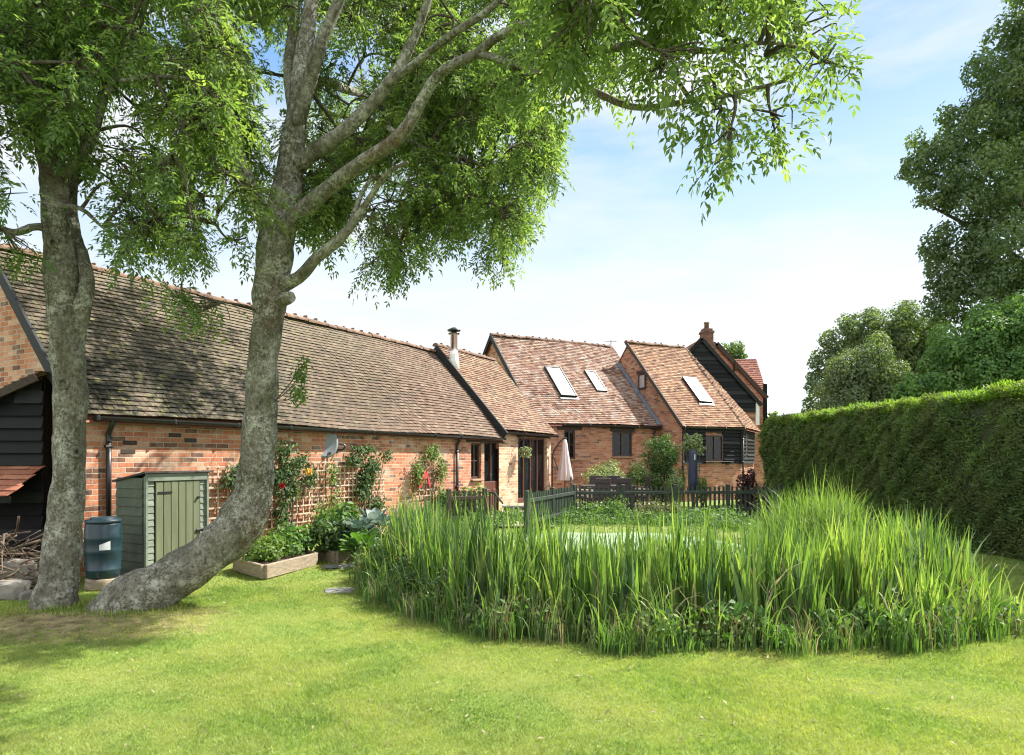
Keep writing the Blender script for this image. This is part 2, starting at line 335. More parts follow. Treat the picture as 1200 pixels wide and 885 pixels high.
def bark_mat(name, a, b_, lich):
    m, t, b, o = mat(name); n1 = noise(t, 5, 7, .75, sc=(1, 1, .5)); c = ramp(t, n1, [(.34, a), (.62, b_)])
    n4 = noise(t, 1.7, 5, .65); c = mixc(t, mrange(t, n4, .50, .62, 0, .7), c, (.075, .075, .030))
    n5 = noise(t, 1.1, 4, .6, sc=(1.3, 1, .7)); c = mixc(t, mrange(t, n5, .56, .66, 0, .65), c, (.14, .085, .05))
    n3 = noise(t, 38, 5, .75, sc=(1, 1, .4)); c = mixc(t, mrange(t, n3, .46, .62, 0, .75), c, (.035, .030, .022))
    n7 = noise(t, 2.6, 4, .6); n2 = noise(t, 34, 8, .85, dist=.2); n8 = noise(t, 10, 6, .75)
    lf = math_(t, 'MULTIPLY', mrange(t, math_(t, 'ADD', math_(t, 'MULTIPLY', n2, .6), math_(t, 'MULTIPLY', n8, .4)), .48, .56, 0, .9), mrange(t, n7, .36, .60, .15, 1)); c = mixc(t, lf, c, lich)
    L(t, c, b.inputs['Base Color']); b.inputs['Roughness'].default_value = .9; b.inputs['Specular IOR Level'].default_value = .15
    h = math_(t, 'ADD', n3, math_(t, 'ADD', math_(t, 'MULTIPLY', n2, .8), math_(t, 'MULTIPLY', n8, 1.5))); bump(t, b, h, 1., .02); return m
M['bark'] = bark_mat('grey_lichen_bark', (.11, .10, .075), (.22, .205, .155), (.50, .51, .44))
M['bark2'] = bark_mat('dark_bark', (.07, .06, .045), (.12, .10, .075), (.18, .17, .13))
# ground
m, t, b, o = mat('lawn_ground'); n = noise(t, 60, 4, .7); n2 = noise(t, 1.3, 5, .6); n3 = noise(t, 9, 5, .7)
c = ramp(t, n, [(.3, (.10, .155, .036)), (.7, (.24, .31, .075))]); c = mixc(t, mrange(t, n2, .42, .7, 0, .55), c, (.27, .29, .095))
c = mixc(t, mrange(t, n3, .58, .72, 0, .35), c, (.07, .10, .03))
tcn = N(t, 'ShaderNodeTexCoord')
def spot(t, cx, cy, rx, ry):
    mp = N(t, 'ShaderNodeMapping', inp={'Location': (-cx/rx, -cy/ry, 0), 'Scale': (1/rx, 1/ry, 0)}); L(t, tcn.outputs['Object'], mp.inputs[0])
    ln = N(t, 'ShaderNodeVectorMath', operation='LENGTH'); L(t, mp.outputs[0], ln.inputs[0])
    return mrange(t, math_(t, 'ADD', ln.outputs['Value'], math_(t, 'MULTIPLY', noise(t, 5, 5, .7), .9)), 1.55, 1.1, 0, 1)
bare = math_(t, 'MAXIMUM', spot(t, -4.3, 6.3, 1.5, .75), spot(t, -3.7, 6.8, .9, .45))
c = mixc(t, math_(t, 'MULTIPLY', bare, .85), c, ramp(t, n3, [(.35, (.10, .065, .04)), (.6, (.36, .27, .16))]))
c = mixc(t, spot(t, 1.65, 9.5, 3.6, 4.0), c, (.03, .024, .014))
L(t, c, b.inputs['Base Color']); b.inputs['Roughness'].default_value = .95; b.inputs['Specular IOR Level'].default_value = .1
bump(t, b, math_(t, 'ADD', n, math_(t, 'MULTIPLY', n3, .6)), .8, .03); M['lawn'] = m
m, t, b, o = mat('duckweed_water'); nn = noise(t, 4, 5, .6); c = ramp(t, nn, [(.3, (.17, .25, .13)), (.7, (.34, .44, .28))]); L(t, c, b.inputs['Base Color']); b.inputs['Roughness'].default_value = .45; bump(t, b, noise(t, 60, 2), .3, .01); M['pond'] = m

# ------------------------------------------------------------------ foliage generators (numpy)
def unit(v): return v/(np.linalg.norm(v, axis=-1, keepdims=True)+1e-9)
def leafmesh(name, P, D, Nn, ln, wd, matl, parent=None, rn=None, fold=.12, root=None):
    """one folded lozenge per leaf: P base, D direction, Nn normal hint"""
    n = len(P); D = unit(D); Sd = unit(np.cross(D, Nn)); Up = np.cross(Sd, D)
    ln = np.broadcast_to(ln, n)[:, None]; wd = np.broadcast_to(wd, n)[:, None]
    V = np.stack([P, P+D*ln*.45+Sd*wd*.5+Up*wd*fold, P+D*ln-Up*ln*.10, P+D*ln*.45-Sd*wd*.5+Up*wd*fold], 1).reshape(-1, 3)
    i = np.arange(n)[:, None]*4; Fc = np.concatenate([i+np.array([[0, 1, 2]]), i+np.array([[0, 2, 3]])], 0)
    rn = RNG.random(n) if rn is None else rn
    wl = WORLD[parent.name] if parent is not None else vec(0, 0, 0)
    return rawmesh(name, V-wl, Fc, matl, parent, np.concatenate([rn, rn]), wl=wl)
def rdir(n): return unit(RNG.normal(size=(n, 3)))
def blobs_leaves(blobs, per, size, flat=.6, inner=.55, up=.3):
    """blobs: (x,y,z,rx,ry,rz); returns P,D,N,rn"""
    Ps = []; Ns = []; rs = []
    B = np.array(blobs, float); area = (B[:, 3]*B[:, 5]+B[:, 3]*B[:, 4]); cnt = np.maximum(6, (per*area/area.sum()).astype(int))
    for bl, k in zip(B, cnt):
        d = rdir(k); lump = 1+.16*np.sin(d@RNG.normal(size=3)*5+RNG.random()*6)+.10*np.sin(d@RNG.normal(size=3)*11+RNG.random()*6)
        rr = (inner+(1-inner)*RNG.random(k)**.5)*lump
        Ps.append(bl[:3]+d*bl[3:6]*rr[:, None]); Ns.append(d); rs.append(np.clip(RNG.random()*.45+RNG.random(k)*.55, 0, 1))
    P = np.vstack(Ps); Nn = unit(np.vstack(Ns)+vec(0, 0, up)+RNG.normal(size=P.shape)*.45)
    D = unit(np.cross(Nn, rdir(len(P)))+vec(0, 0, -.2)); return P, D, Nn, np.concatenate(rs)
def shrub(name, label, cat, base, blobs, n, size, matl, stem=None, group=None, aspect=.6, stemr=.02, kind=None):
    r = thing(name, label, cat, base, group)
    P, D, Nn, rn = blobs_leaves(blobs, n, size)
    leafmesh('foliage', P, D, Nn, size*RNG.uniform(.7, 1.3, len(P)), size*aspect, matl, r, rn)
    mb = MB(); base = np.asarray(base, float)
    for bl in blobs[:8]:
        mb.tube(spline([base, (base+vec(*bl[:3]))/2+RNG.normal(size=3)*.04, vec(*bl[:3])+vec(0, 0, bl[5]*.3)], 4), np.linspace(stemr, stemr*.4, 9), 6)
    mb.build('stem', M['bark2'], r, True); return r
def lumps(c, r, k, sub=.45, seed=None):
    """clumpy crown: sub-blobs over an ellipsoid surface"""
    c = vec(*c); r = vec(*r); out = [(*c, *(r*.75))]
    for i in range(k):
        z = 1-2*(i+.5)/k; a = i*2.39996; s = math.sqrt(1-z*z); d = vec(s*math.cos(a), s*math.sin(a), z)+RNG.normal(size=3)*.12
        q = sub*RNG.uniform(.7, 1.25); out.append((*(c+d*r*(1-.6*sub)), *(r*q)))
    return out

# ------------------------------------------------------------------ ground, pond, patio
PC = vec(1.65, 10.9); 
def bedr(x, y, grow=0.):
    """superellipse distance of the pond bed: <1 inside"""
    ry = np.where(y < PC[1], 5.15, 5.6); ex = np.where(x > PC[0], 4.2, 2.5)
    return (1+.012*np.sin(x*5+y)+.010*np.sin(y*7-x*3)+.008*np.sin(x*13))*(np.abs((x-PC[0])/3.65)**ex+np.abs((y-PC[1])/ry)**ex)**(1/ex)
def gz(x, y):
    x = np.asarray(x, float); y = np.asarray(y, float)
    z = .10*np.exp(-(((x+4.2)/1.5)**2+((y-6.75)/.8)**2)) + .012*np.sin(x*1.3+.4*y)+.01*np.sin(y*1.1-x*.5)
    q = bedr(x, y); z = z-np.clip((.86-q)/.2, 0, 1)*.45
    return z*np.clip((40-np.abs(x))/20, 0, 1)*np.clip((40-y)/20, 0, 1)
xs = np.concatenate([[-900, -300, -100, -40, -20], np.arange(-10, 10.01, .14), [12, 20, 40, 100, 300, 900]])
ys = np.concatenate([[-300, -60, -10], np.arange(1, 20.01, .14), [22, 26, 32, 45, 80, 200, 1500]])
XX, YY = np.meshgrid(xs, ys); ZZ = gz(XX, YY); nx, ny = len(xs), len(ys)
V = np.stack([XX, YY, ZZ], -1).reshape(-1, 3); ii = (np.arange(ny-1)[:, None]*nx+np.arange(nx-1)[None]).ravel()
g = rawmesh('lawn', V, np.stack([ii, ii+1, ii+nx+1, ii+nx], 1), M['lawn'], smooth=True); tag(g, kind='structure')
mb = MB(); a = np.linspace(0, 2*math.pi, 64, endpoint=False)
rr = []
for t_ in a:
    q = .86/float((abs(math.cos(t_)/3.6)**2.6+abs(math.sin(t_)/(5.15 if math.sin(t_) < 0 else 5.6))**2.6)**(1/2.6)); rr.append((PC[0]+q*math.cos(t_), PC[1]+q*math.sin(t_), -.10))
mb.add(rr, [tuple(range(64))]); tag(mb.build('pond_water', M['pond']), kind='structure')
# patio beyond the fence, laid slab by slab in one sheet
mb = MB()
def slab_sheet(mb, x0, x1, y0, y1, z, sx, sy):
    y = y0; k = 0
    while y < y1:
        x = x0-(k % 2)*sx/2; k += 1
        while x < x1:
            mb.box(((x+x+sx)/2, y+sy/2, z), (sx-.012, sy-.012, .03), rnd=random.random()); x += sx
        y += sy
slab_sheet(mb, -.6, 4.7, 18.3, 25, .035, .6, .45); slab_sheet(mb, -1.4, .6, 15.6, 18.3, .035, .6, .45)
tag(mb.build('patio', M['patio']), kind='structure')

# ------------------------------------------------------------------ buildings
d1 = vec(.4828, .8757, 0); p1 = vec(-.8757, .4828, 0); d2 = vec(1400, 780, 0)/math.hypot(1400, 780); p2 = vec(-d2[1], d2[0], 0); UZ = vec(0, 0, 1)
def tiles(mb, O, d, L0, L1, p, tan, w, gauge=.1, tw=.165, th=.014, clip=None, sag=.02, jit=1.):
    """O eave origin; laid from the eave up; clip(s,u) keeps a tile"""
    sl = math.sqrt(1+tan*tan); U = (p+UZ*tan)/sl; Nn = np.cross(d, U); Nn = Nn*np.sign(Nn[2]); ln = w*sl
    nr = int(math.ceil(ln/gauge)); nc = int(math.ceil((L1-L0)/tw))+1
    V = []; Fc = []; rn = []
    ph = RNG.random(4)*6
    for j in range(nr):
        off = (j % 2)*tw/2+RNG.normal()*.006
        rowj = RNG.normal()*.003
        for i in range(-1, nc):
            s0 = L0+i*tw+off; s1 = s0+tw-.005; s0 = max(s0, L0); s1 = min(s1, L1)
            if s1-s0 < .03: continue
            u0 = j*gauge+rowj+RNG.normal()*.003*jit; u1 = min((j+1)*gauge+.03, ln)
            if clip and not clip((s0+s1)/2, (u0+u1)/2): continue
            sg = sag*(math.sin(s0*.9+ph[0])+math.sin(u0*1.7+s0*.4+ph[1])*.6)
            h0 = th*2+abs(RNG.normal())*.004*jit+sg; h1 = th*.4+sg; tl = RNG.normal()*.003*jit
            b = O+d*s0+U*u0; c = O+d*s1+U*u0; e = O+d*s1+U*u1; f = O+d*s0+U*u1; k = len(V)
            V += [b+Nn*(h0+tl), c+Nn*(h0-tl), e+Nn*h1, f+Nn*h1, b+Nn*(h0+tl-th), c+Nn*(h0-tl-th), e+Nn*(h1-th), f+Nn*(h1-th)]
            Fc += [(k, k+1, k+2, k+3), (k+4, k+5, k+1, k), (k+4, k, k+3, k+7), (k+5, k+6, k+2, k+1)]; rn += [RNG.random()]*4
    mb.add(np.array(V), Fc, None, rn)
def ridge(mb, a, b, r=.10, step=.32, hump=.02):
    a = vec(*a); b = vec(*b); d = b-a; ln = np.linalg.norm(d); d /= ln; sd = np.cross(d, UZ); sd /= np.linalg.norm(sd); up = np.cross(sd, d); n = int(ln/step)
    for i in range(n):
        c0 = a+d*i*step+up*RNG.normal()*hump*.4; c1 = a+d*(i*step+step-.01)+up*RNG.normal()*hump*.4; vs = []
        rr = r*RNG.uniform(.92, 1.08)
        for c, q in ((c0, rr*1.06), (c1, rr*.97)):
            for k in range(9):
                an = math.pi*(k/8*1.1-.05); vs.append(c+sd*math.cos(an)*q+up*(math.sin(an)*q*.8-.02))
        mb.add(vs, [(k, k+1, k+10, k+9) for k in range(8)]+[tuple(range(9))[::-1], tuple(range(9, 18))])
        if RNG.random() < .8:
            c = c1+up*(rr*.72); mb.box(c, (.05, .10*RNG.uniform(.6, 1.3), .05*RNG.uniform(.6, 1.6)), (d, sd, up), bev=.015)
class Plan:
    """building frame: O on the front wall line, d along it, p inwards"""
    def __init__(s, O, d, p): s.O = vec(*O); s.d = d; s.p = p
    def P(s, a, z, w=0.): return s.O+s.d*a+s.p*w+UZ*z
    def hit(s, px, py, off=0.):
        r = vec((px-600)/F, 1, (537-py)/F); o = s.O+s.p*off; k = (o[:2]@s.p[:2])/(r[:2]@s.p[:2]); q = r*k; q[2] += EYE
        return float((q-o)[:2]@s.d[:2]), float(q[2])
def wallmesh(mb, pl, a0, a1, z0, z1, openings=(), reveal=.18, w=0., back=False):
    A = sorted({a0, a1, *[v for o in openings for v in o[:2]]}); Z = sorted({z0, z1, *[v for o in openings for v in o[2:4]]})
    for i in range(len(A)-1):
        for j in range(len(Z)-1):
            ca, cz = (A[i]+A[i+1])/2, (Z[j]+Z[j+1])/2
            if any(o[0] < ca < o[1] and o[2] < cz < o[3] for o in openings): continue
            mb.quad(pl.P(A[i], Z[j], w), pl.P(A[i+1], Z[j], w), pl.P(A[i+1], Z[j+1], w), pl.P(A[i], Z[j+1], w), [(A[i], Z[j]), (A[i+1], Z[j]), (A[i+1], Z[j+1]), (A[i], Z[j+1])])
    for (x0, x1, y0, y1) in openings:
        r = reveal
        for (q0, q1) in (((x0, y0), (x0, y1)), ((x1, y1), (x1, y0)), ((x0, y1), (x1, y1)), ((x1, y0), (x0, y0))):
            mb.quad(pl.P(*q0, w), pl.P(*q1, w), pl.P(*q1, w+r), pl.P(*q0, w+r), [q0, q1, (q1[0]+r, q1[1]+r), (q0[0]+r, q0[1]+r)])
def window(root, pl, o, rec=.10, cols=2, bars=1, m='frame', name='window', fw=.055, glaze_low=0., sill=True, curtain=False, lab=None, handle=False):
    x0, x1, z0, z1 = o; mb = MB(); ax = (pl.d, pl.p, UZ); D = .06
    def bx(a, b, c, d_, dep=D, off=0.): mb.box(pl.P((a+b)/2, (c+d_)/2, rec+off), (b-a, dep, d_-c), ax, bev=.006)
    bx(x0, x0+fw, z0, z1); bx(x1-fw, x1, z0, z1); bx(x0+fw, x1-fw, z1-fw, z1); bx(x0+fw, x1-fw, z0, z0+fw+glaze_low)
    inner0, inner1 = x0+fw, x1-fw; cw = (inner1-inner0)/cols; lo = z0+fw+glaze_low; hi = z1-fw
    for k in range(1, cols): bx(inner0+k*cw-fw*.45, inner0+k*cw+fw*.45, lo, hi)
    for k in range(cols):
        a = inner0+k*cw+(fw*.45 if k else 0); b = inner0+(k+1)*cw-(fw*.45 if k < cols-1 else 0)
        for q in range(bars): z = lo+(hi-lo)*(q+1)/(bars+1); bx(a, b, z-.012, z+.012, .03)
        if glaze_low > .3:
            mb.box(pl.P((a+b)/2, z0+fw+glaze_low*.45, rec-.035), ((b-a)*.72, .02, glaze_low*.55), ax, bev=.01)
    f = mb.build(name, M[m], root)
    if lab: f['label'] = lab
    g_ = MB()
    for k in range(cols):
        a = inner0+k*cw+(fw*.45 if k else 0); b = inner0+(k+1)*cw-(fw*.45 if k < cols-1 else 0)
        gg = MB(); gg.box(pl.P((a+b)/2, (lo+hi)/2, rec+.012), (b-a+.004, .006, hi-lo+.004), ax); gg.build('pane', M['glass'], f)
    if sill:
        s_ = MB(); s_.box(pl.P((x0+x1)/2, z0-.03, .0), (x1-x0+.08, .16, .05), ax, bev=.01); s_.build('sill', M['sill'], f)
    if handle:
        h = MB(); c = (inner0+inner1)/2-.05; h.box(pl.P(c, z0+1.0, rec-.05), (.03, .02, .16), ax, bev=.008); h.bar(pl.P(c, z0+1.03, rec-.08), pl.P(c-.1, z0+1.03, rec-.08), .018, .018); h.build('handle', M['brass'], f)
    if curtain:
        c = MB()
        for k in range(7):
            a = x0+(x1-x0)*(.62+.05*k); c.tube([pl.P(a, z0+.1, rec+.35), pl.P(a, z1-.05, rec+.35)], .03, 8)
        for k in range(3):
            a = x0+(x1-x0)*(.08+.05*k); c.tube([pl.P(a, z0+.1, rec+.5), pl.P(a, z1-.05, rec+.5)], .03, 8)
        c.build('curtain', M['curtain'], f)
    return f
def gutter(root, pl, a0, a1, z, off=-.13, name='gutter'):
    mb = MB(); vs = []; n = int((a1-a0)/1.2)+2
    for i in range(n):
        a = a0+(a1-a0)*i/(n-1)
        for k in range(9):
            an = math.pi+math.pi*k/8; vs.append(pl.P(a, z+math.sin(an)*.058+random.uniform(-.004, .004), off+math.cos(an)*.058))
    mb.add(vs, [(i*9+k, i*9+k+1, (i+1)*9+k+1, (i+1)*9+k) for i in range(n-1) for k in range(8)])
    for i in range(n): mb.box(pl.P(a0+(a1-a0)*i/(n-1), z-.03, off), (.05, .13, .085), (pl.d, pl.p, UZ), bev=.02)
    return mb.build(name, M['gutter'], root)
def downpipe(root, pl, a, z1, z0=.05, off=-.05):
    mb = MB(); mb.tube(spline([pl.P(a, z1, -.13), pl.P(a, z1-.10, -.13), pl.P(a, z1-.22, off), pl.P(a, z1-.35, off)], 4), .036, 10); mb.tube([pl.P(a, z1-.35, off), pl.P(a, z0, off)], .034, 10)
    z = z1-.4
    while z > z0+.2: mb.box(pl.P(a, z, off), (.10, .08, .04), (pl.d, pl.p, UZ), bev=.01); z -= .9
    return mb.build('downpipe', M['gutter'], root, True)
def verge(root, pl, a, z0, tan, w0, w1, wd=.04, hh=.16, m='black', name='bargeboard', lift=0.):
    mb = MB(); q0 = pl.P(a, z0+tan*w0+lift-hh*.55, w0); q1 = pl.P(a, z0+tan*w1+lift-hh*.55, w1); mb.bar(q0, q1, wd, hh, up=pl.d if False else (0, 0, 1), bev=.006)
    return mb.build(name, M[m], root)
def gable(mb, pl, a, zt, z0, tan, w, W2=None, inset=.0):
    """gable end wall under a roof of half width w"""
    q = [(0, z0), (2*w, z0), (2*w, zt), (w, zt+tan*w), (0, zt)]
    mb.add([pl.P(a, z, ww) for ww, z in q], [(0, 1, 2, 3, 4)], [[(ww+.07, z) for ww, z in q]])
def box_room(root, pl, a0, a1, z0, z1, w, name='interior'):
    mb = MB(); P = pl.P
    mb.quad(P(a0, z0, w), P(a1, z0, w), P(a1, z1, w), P(a0, z1, w)); mb.quad(P(a0, z0+.01, .2), P(a1, z0+.01, .2), P(a1, z0+.01, w), P(a0, z0+.01, w)); mb.quad(P(a0, z0, .2), P(a0, z1, .2), P(a0, z1, w), P(a0, z0, w)); mb.quad(P(a1, z0, .2), P(a1, z1, .2), P(a1, z1, w), P(a1, z0, w))
    mb.build(name, M['room'], root)
def underlay(mb, O, d, L0, L1, p, tan, w, z=-.10):
    O = O+UZ*z; mb.quad(O+d*L0, O+d*L1, O+d*L1+p*w+UZ*tan*w, O+d*L0+p*w+UZ*tan*w)

# ---- long barn
OV = .15
bE = vec(-.243, 19, 0)                                  # eave line origin (right end of the long barn)
bar = Plan(bE+p1*OV, d1, p1)
BZ, BT, BW = 2.215, 1.10, 2.375
barn = thing('brick_barn', 'long low orange brick barn with a mossy brown tiled roof, left part of the row', 'barn', bar.P(-11.5, 0))
def hitb(px, py): return bar.hit(px, py)
def op(pl, x0, y0, x1, y1, zmin=None):
    a0, z1 = pl.hit(x0, y0); a1, z1b = pl.hit(x1, y0); z0 = pl.hit(x1, y1)[1]; return (a0, a1, z0 if zmin is None else zmin, (z1+z1b)/2)
w1o = op(bar, 552, 519.5, 564, 561); d1o = op(bar, 567.5, 517, 588, 600, .12)
wb = MB(); wallmesh(wb, bar, -11.48, 0.0, -.1, BZ+.12, [w1o, d1o]); gable(wb, bar, -11.48, BZ+.08, -.1, BT, BW-OV)
wallmesh(wb, bar, -11.48, 0, -.1, BZ, [], w=2*(BW-OV)); wb.build('wall', M['brick'], barn)
rf = MB(); tiles(rf, bE+UZ*BZ, d1, -11.58, .12, p1, BT, BW, sag=.03); roof = rf.build('roof', M['tile_barn'], barn)
u = MB(); underlay(u, bE+UZ*BZ, d1, -11.56, .1, p1, BT, BW); underlay(u, bE+UZ*BZ+p1*2*BW, d1, -11.56, .1, -p1, BT, BW); u.build('rear_roof', M['tile_far'], barn)
rg = MB(); ridge(rg, bE+p1*BW+UZ*(BZ+BT*BW+.03)-d1*11.6, bE+p1*BW+UZ*(BZ+BT*BW+.03)); rg.build('ridge_tiles', M['ridge'], barn)
verge(barn, Plan(bE, d1, p1), -11.56, BZ, BT, 0, BW, .05, .15, 'black', 'bargeboard', .02)
gutter(barn, bar, -11.3, -.02, BZ-.01, -.19)
a_dp = bar.hit(125, 520)[0]; downpipe(barn, bar, a_dp, BZ-.02, .8)
downpipe(barn, bar, bar.hit(534, 530)[0], BZ-.02, .05)
window(barn, bar, w1o, cols=2, bars=1, lab='narrow brown window beside the half glazed door')
window(barn, bar, d1o, cols=2, bars=0, m='door', name='door', glaze_low=.80, sill=False, handle=True, lab='half glazed red brown double door')
lb = MB(); lb.box(bar.P((w1o[0]+d1o[1])/2-.05, BZ-.09, -.005), (d1o[1]-w1o[0]+.35, .06, .13), (d1, p1, UZ), bev=.008); lb.build('lintel', M['oak'], barn)
box_room(barn, bar, w1o[0]-1, -.02, .0, BZ, 2.5)
# dark header bricks and missing-brick vents
for (px, py) in ((152, 519), (205, 510), (223, 516), (150, 529), (300, 520)):
    vt = MB(); a, z = hitb(px, py); vt.box(bar.P(a, z, -.002), (.21, .012, .062), (d1, p1, UZ), bev=.003); vt.build('burnt_brick', M['oak'], barn)

# ---- extension with the glazed doors (roof a little higher)
EZ = 2.415; eE = vec(-.243, 19, 0)
ext = Plan(eE+p1*OV, d1, p1)
exr = thing('brick_extension', 'brick link with wide glazed folding doors and a steel flue on its tiled roof', 'extension', ext.P(0, 0))
fo = op(ext, 607, 513, 641, 583, .25)
wb = MB(); wallmesh(wb, ext, 0.002, 3.45, -.1, EZ+.1, [fo]); wb.build('wall', M['brick_pale'], exr)
wb = MB(); wb.quad(ext.P(3.45, -.1), ext.P(3.45, -.1, 1.9), ext.P(3.45, EZ, 1.9), ext.P(3.45, EZ), [(0, -.1), (1.9, -.1), (1.9, EZ), (0, EZ)]); gable(wb, ext, .01, EZ, 1.9, BT, BW-OV); wb.build('side_wall', M['brick'], exr)
rf = MB(); tiles(rf, eE+UZ*EZ, d1, .02, 3.62, p1, BT, BW); rf.build('roof', M['tile_ext'], exr)
u = MB(); underlay(u, eE+UZ*EZ, d1, .03, 3.6, p1, BT, BW); underlay(u, eE+UZ*EZ+p1*2*BW, d1, .03, 3.6, -p1, BT, BW); u.build('rear_roof', M['tile_far'], exr)
rg = MB(); ridge(rg, eE+p1*BW+UZ*(EZ+BT*BW+.03), eE+p1*BW+UZ*(EZ+BT*BW+.03)+d1*3.6); rg.build('ridge_tiles', M['ridge'], exr)
verge(exr, Plan(eE, d1, p1), -.03, EZ, BT, -.05, BW+.02, .07, .30, 'black', 'bargeboard', .05)
gutter(exr, ext, .1, 3.55, EZ-.03, -.18)
window(exr, ext, fo, cols=4, bars=0, m='door', name='folding_doors', glaze_low=.10, sill=False, curtain=True, handle=True, rec=.12)
lb = MB(); lb.box(ext.P((fo[0]+fo[1])/2, fo[3]+.085, .0), (fo[1]-fo[0]+.2, .08, .16), (d1, p1, UZ), bev=.008); lb.build('lintel', M['oak'], exr)
box_room(exr, ext, .02, 3.4, .1, EZ, 2.8)
def roofhit(E0, d, p, z0, tan, px, py):
    nrm = np.cross(d, p+UZ*tan); r = vec((px-600)/F, 1, (537-py)/F); O = E0+UZ*z0-UZ*EYE; k = (O@nrm)/(r@nrm); q = r*k-O; return float(q@d), float(q[:2]@p[:2])
s_, w_ = roofhit(eE, d1, p1, EZ, BT, 532, 428); fb = eE+d1*s_+p1*w_+UZ*(EZ+BT*w_)
fl = thing('steel_flue', 'shiny steel flue with a cowl on the link roof', 'flue', fb)
mb = MB(); mb.lathe(fb, [(.17, -.25), (.15, .15), (.125, .30), (.12, .42)], 20); mb.build('flashing', M['white'], fl, True)
mb = MB(); mb.lathe(fb, [(.105, .40), (.105, .92), (.13, .92), (.13, .96), (.08, .97), (.08, 1.02)], 20); mb.build('pipe', M['steel'], fl, True)
mb = MB(); mb.lathe(fb, [(.18, 1.02), (.20, 1.03), (.20, 1.06), (.06, 1.13), (.02, 1.14)], 20); mb.lathe(fb, [(.17, .93), (.17, .96), (.105, .97)], 20); mb.build('cowl', M['gutter'], fl, True)

# ---- middle house
mE = vec(1.55, 23.3, 0); MZ, MT, MW = 2.86, 1.05, 3.38; mid = Plan(mE+p2*.15, d2, p2)
mh = thing('brick_house', 'middle brick house with a red tiled roof and two roof windows', 'house', mid.P(2, 0))
mo1 = op(mid, 661, 504, 674, 538); mo2 = op(mid, 717.5, 506, 741, 535)
wb = MB(); wallmesh(wb, mid, -.7, 5.0, -.1, MZ+.1, [mo1, mo2]); gable(wb, mid, -.72, MZ+.1, 2.0, MT, MW-.15); wb.build('wall', M['brick_brown'], mh)
rf = MB(); tiles(rf, mE+UZ*MZ, d2, -.82, 5.1, p2, MT, MW, sag=.03); rf.build('roof', M['tile_mid'], mh)
u = MB(); underlay(u, mE+UZ*MZ, d2, -.8, 5.1, p2, MT, MW); underlay(u, mE+UZ*MZ+p2*2*MW, d2, -.8, 5.1, -p2, MT, MW); u.build('rear_roof', M['tile_far'], mh)
rg = MB(); ridge(rg, mE+p2*MW+UZ*(MZ+MT*MW+.03)-d2*.85, mE+p2*MW+UZ*(MZ+MT*MW+.03)+d2*5.1, hump=.04); rg.build('ridge_tiles', M['ridge'], mh)
mpl = Plan(mE, d2, p2); verge(mh, mpl, -.84, MZ, MT, 0, MW, .05, .17, 'black', 'bargeboard', .03)
vv = MB(); q0 = mpl.P(-.84, MZ+.03-.1, 2*MW); q1 = mpl.P(-.84, MZ+MT*MW-.07, MW); vv.bar(q0, q1, .05, .17); vv.build('bargeboard', M['black'], mh)
gutter(mh, mid, .3, 4.75, MZ-.03, -.19); downpipe(mh, mid, 4.55, MZ-.05)
window(mh, mid, mo1, cols=2, bars=1, rec=.06, lab='tall narrow dark window behind the parasol'); window(mh, mid, mo2, cols=2, bars=1, rec=.06, lab='square dark two light window')
for o_, ex in ((mo1, .3), (mo2, .1)):
    lb = MB(); lb.box(mid.P((o_[0]+o_[1])/2, o_[3]+.07, .02), (o_[1]-o_[0]+2*ex, .08, .15), (d2, p2, UZ), bev=.008); lb.build('lintel', M['oak'], mh)
box_room(mh, mid, .0, 4.9, .8, MZ, 3)
ml = MB(); wc = 3.0
ml.bar(mpl.P(4.74, MZ+.05, -.02), mpl.P(4.74, MZ+MT*MW*.76+.05, MW*.76), .20, .03); ml.build('lead_flashing', M['lead'], mh)
def skylight(root, E0, d, p, z0, tan, pts, lab):
    H = [roofhit(E0, d, p, z0, tan, *q) for q in pts]; s0 = (H[0][0]+H[3][0])/2; s1 = (H[1][0]+H[2][0])/2; w1 = (H[0][1]+H[1][1])/2; w0 = (H[2][1]+H[3][1])/2
    U = unit(p+UZ*tan); Nn = np.cross(d, U); Nn = Nn*np.sign(Nn[2]); O = E0+UZ*z0; sl = math.sqrt(1+tan*tan); ax = (d, U, Nn)
    def c(s, w, h): return O+d*s+U*w*sl+Nn*h
    mb = MB(); f = .07; W_ = s1-s0; H_ = (w1-w0)*sl; m_ = ((s0+s1)/2, (w0+w1)/2)
    mb.box(c(s0+f/2, m_[1], .08), (f, H_, .10), ax, bev=.01); mb.box(c(s1-f/2, m_[1], .08), (f, H_, .10), ax, bev=.01)
    mb.box(c(m_[0], w0+f/2/sl, .08), (W_-2*f, f, .10), ax, bev=.01); mb.box(c(m_[0], w1-f/2/sl, .08), (W_-2*f, f, .10), ax, bev=.01)
    mb.box(c(m_[0], w0-.06/sl, .05), (W_+.1, .14, .02), ax)
    fr = mb.build('roof_window', M['gutter'], root); fr['label'] = lab
    g_ = MB(); g_.box(c(m_[0], m_[1], .09), (W_-2*f, H_-2*f, .02), ax); g_.build('pane', M['skyglass'], fr)
skylight(mh, mE, d2, p2, MZ, MT, [(641, 433), (659, 432), (671, 466), (653, 466.5)], 'larger left roof window')
skylight(mh, mE, d2, p2, MZ, MT, [(686, 437), (698, 437), (708, 460.8), (696, 460.5)], 'smaller right roof window')
ar = at(716, 408, 29.5); mb = MB(); mb.tube([ar-UZ*1.2, ar+UZ*.35], .015, 6); mb.tube([ar+UZ*.3-vec(.25, 0, 0), ar+UZ*.3+vec(.25, 0, 0)], .01, 5)
for k in range(5): mb.tube([ar+UZ*.3+vec(-.22+.11*k, -.12, 0), ar+UZ*.3+vec(-.22+.11*k, .12, 0)], .006, 5)
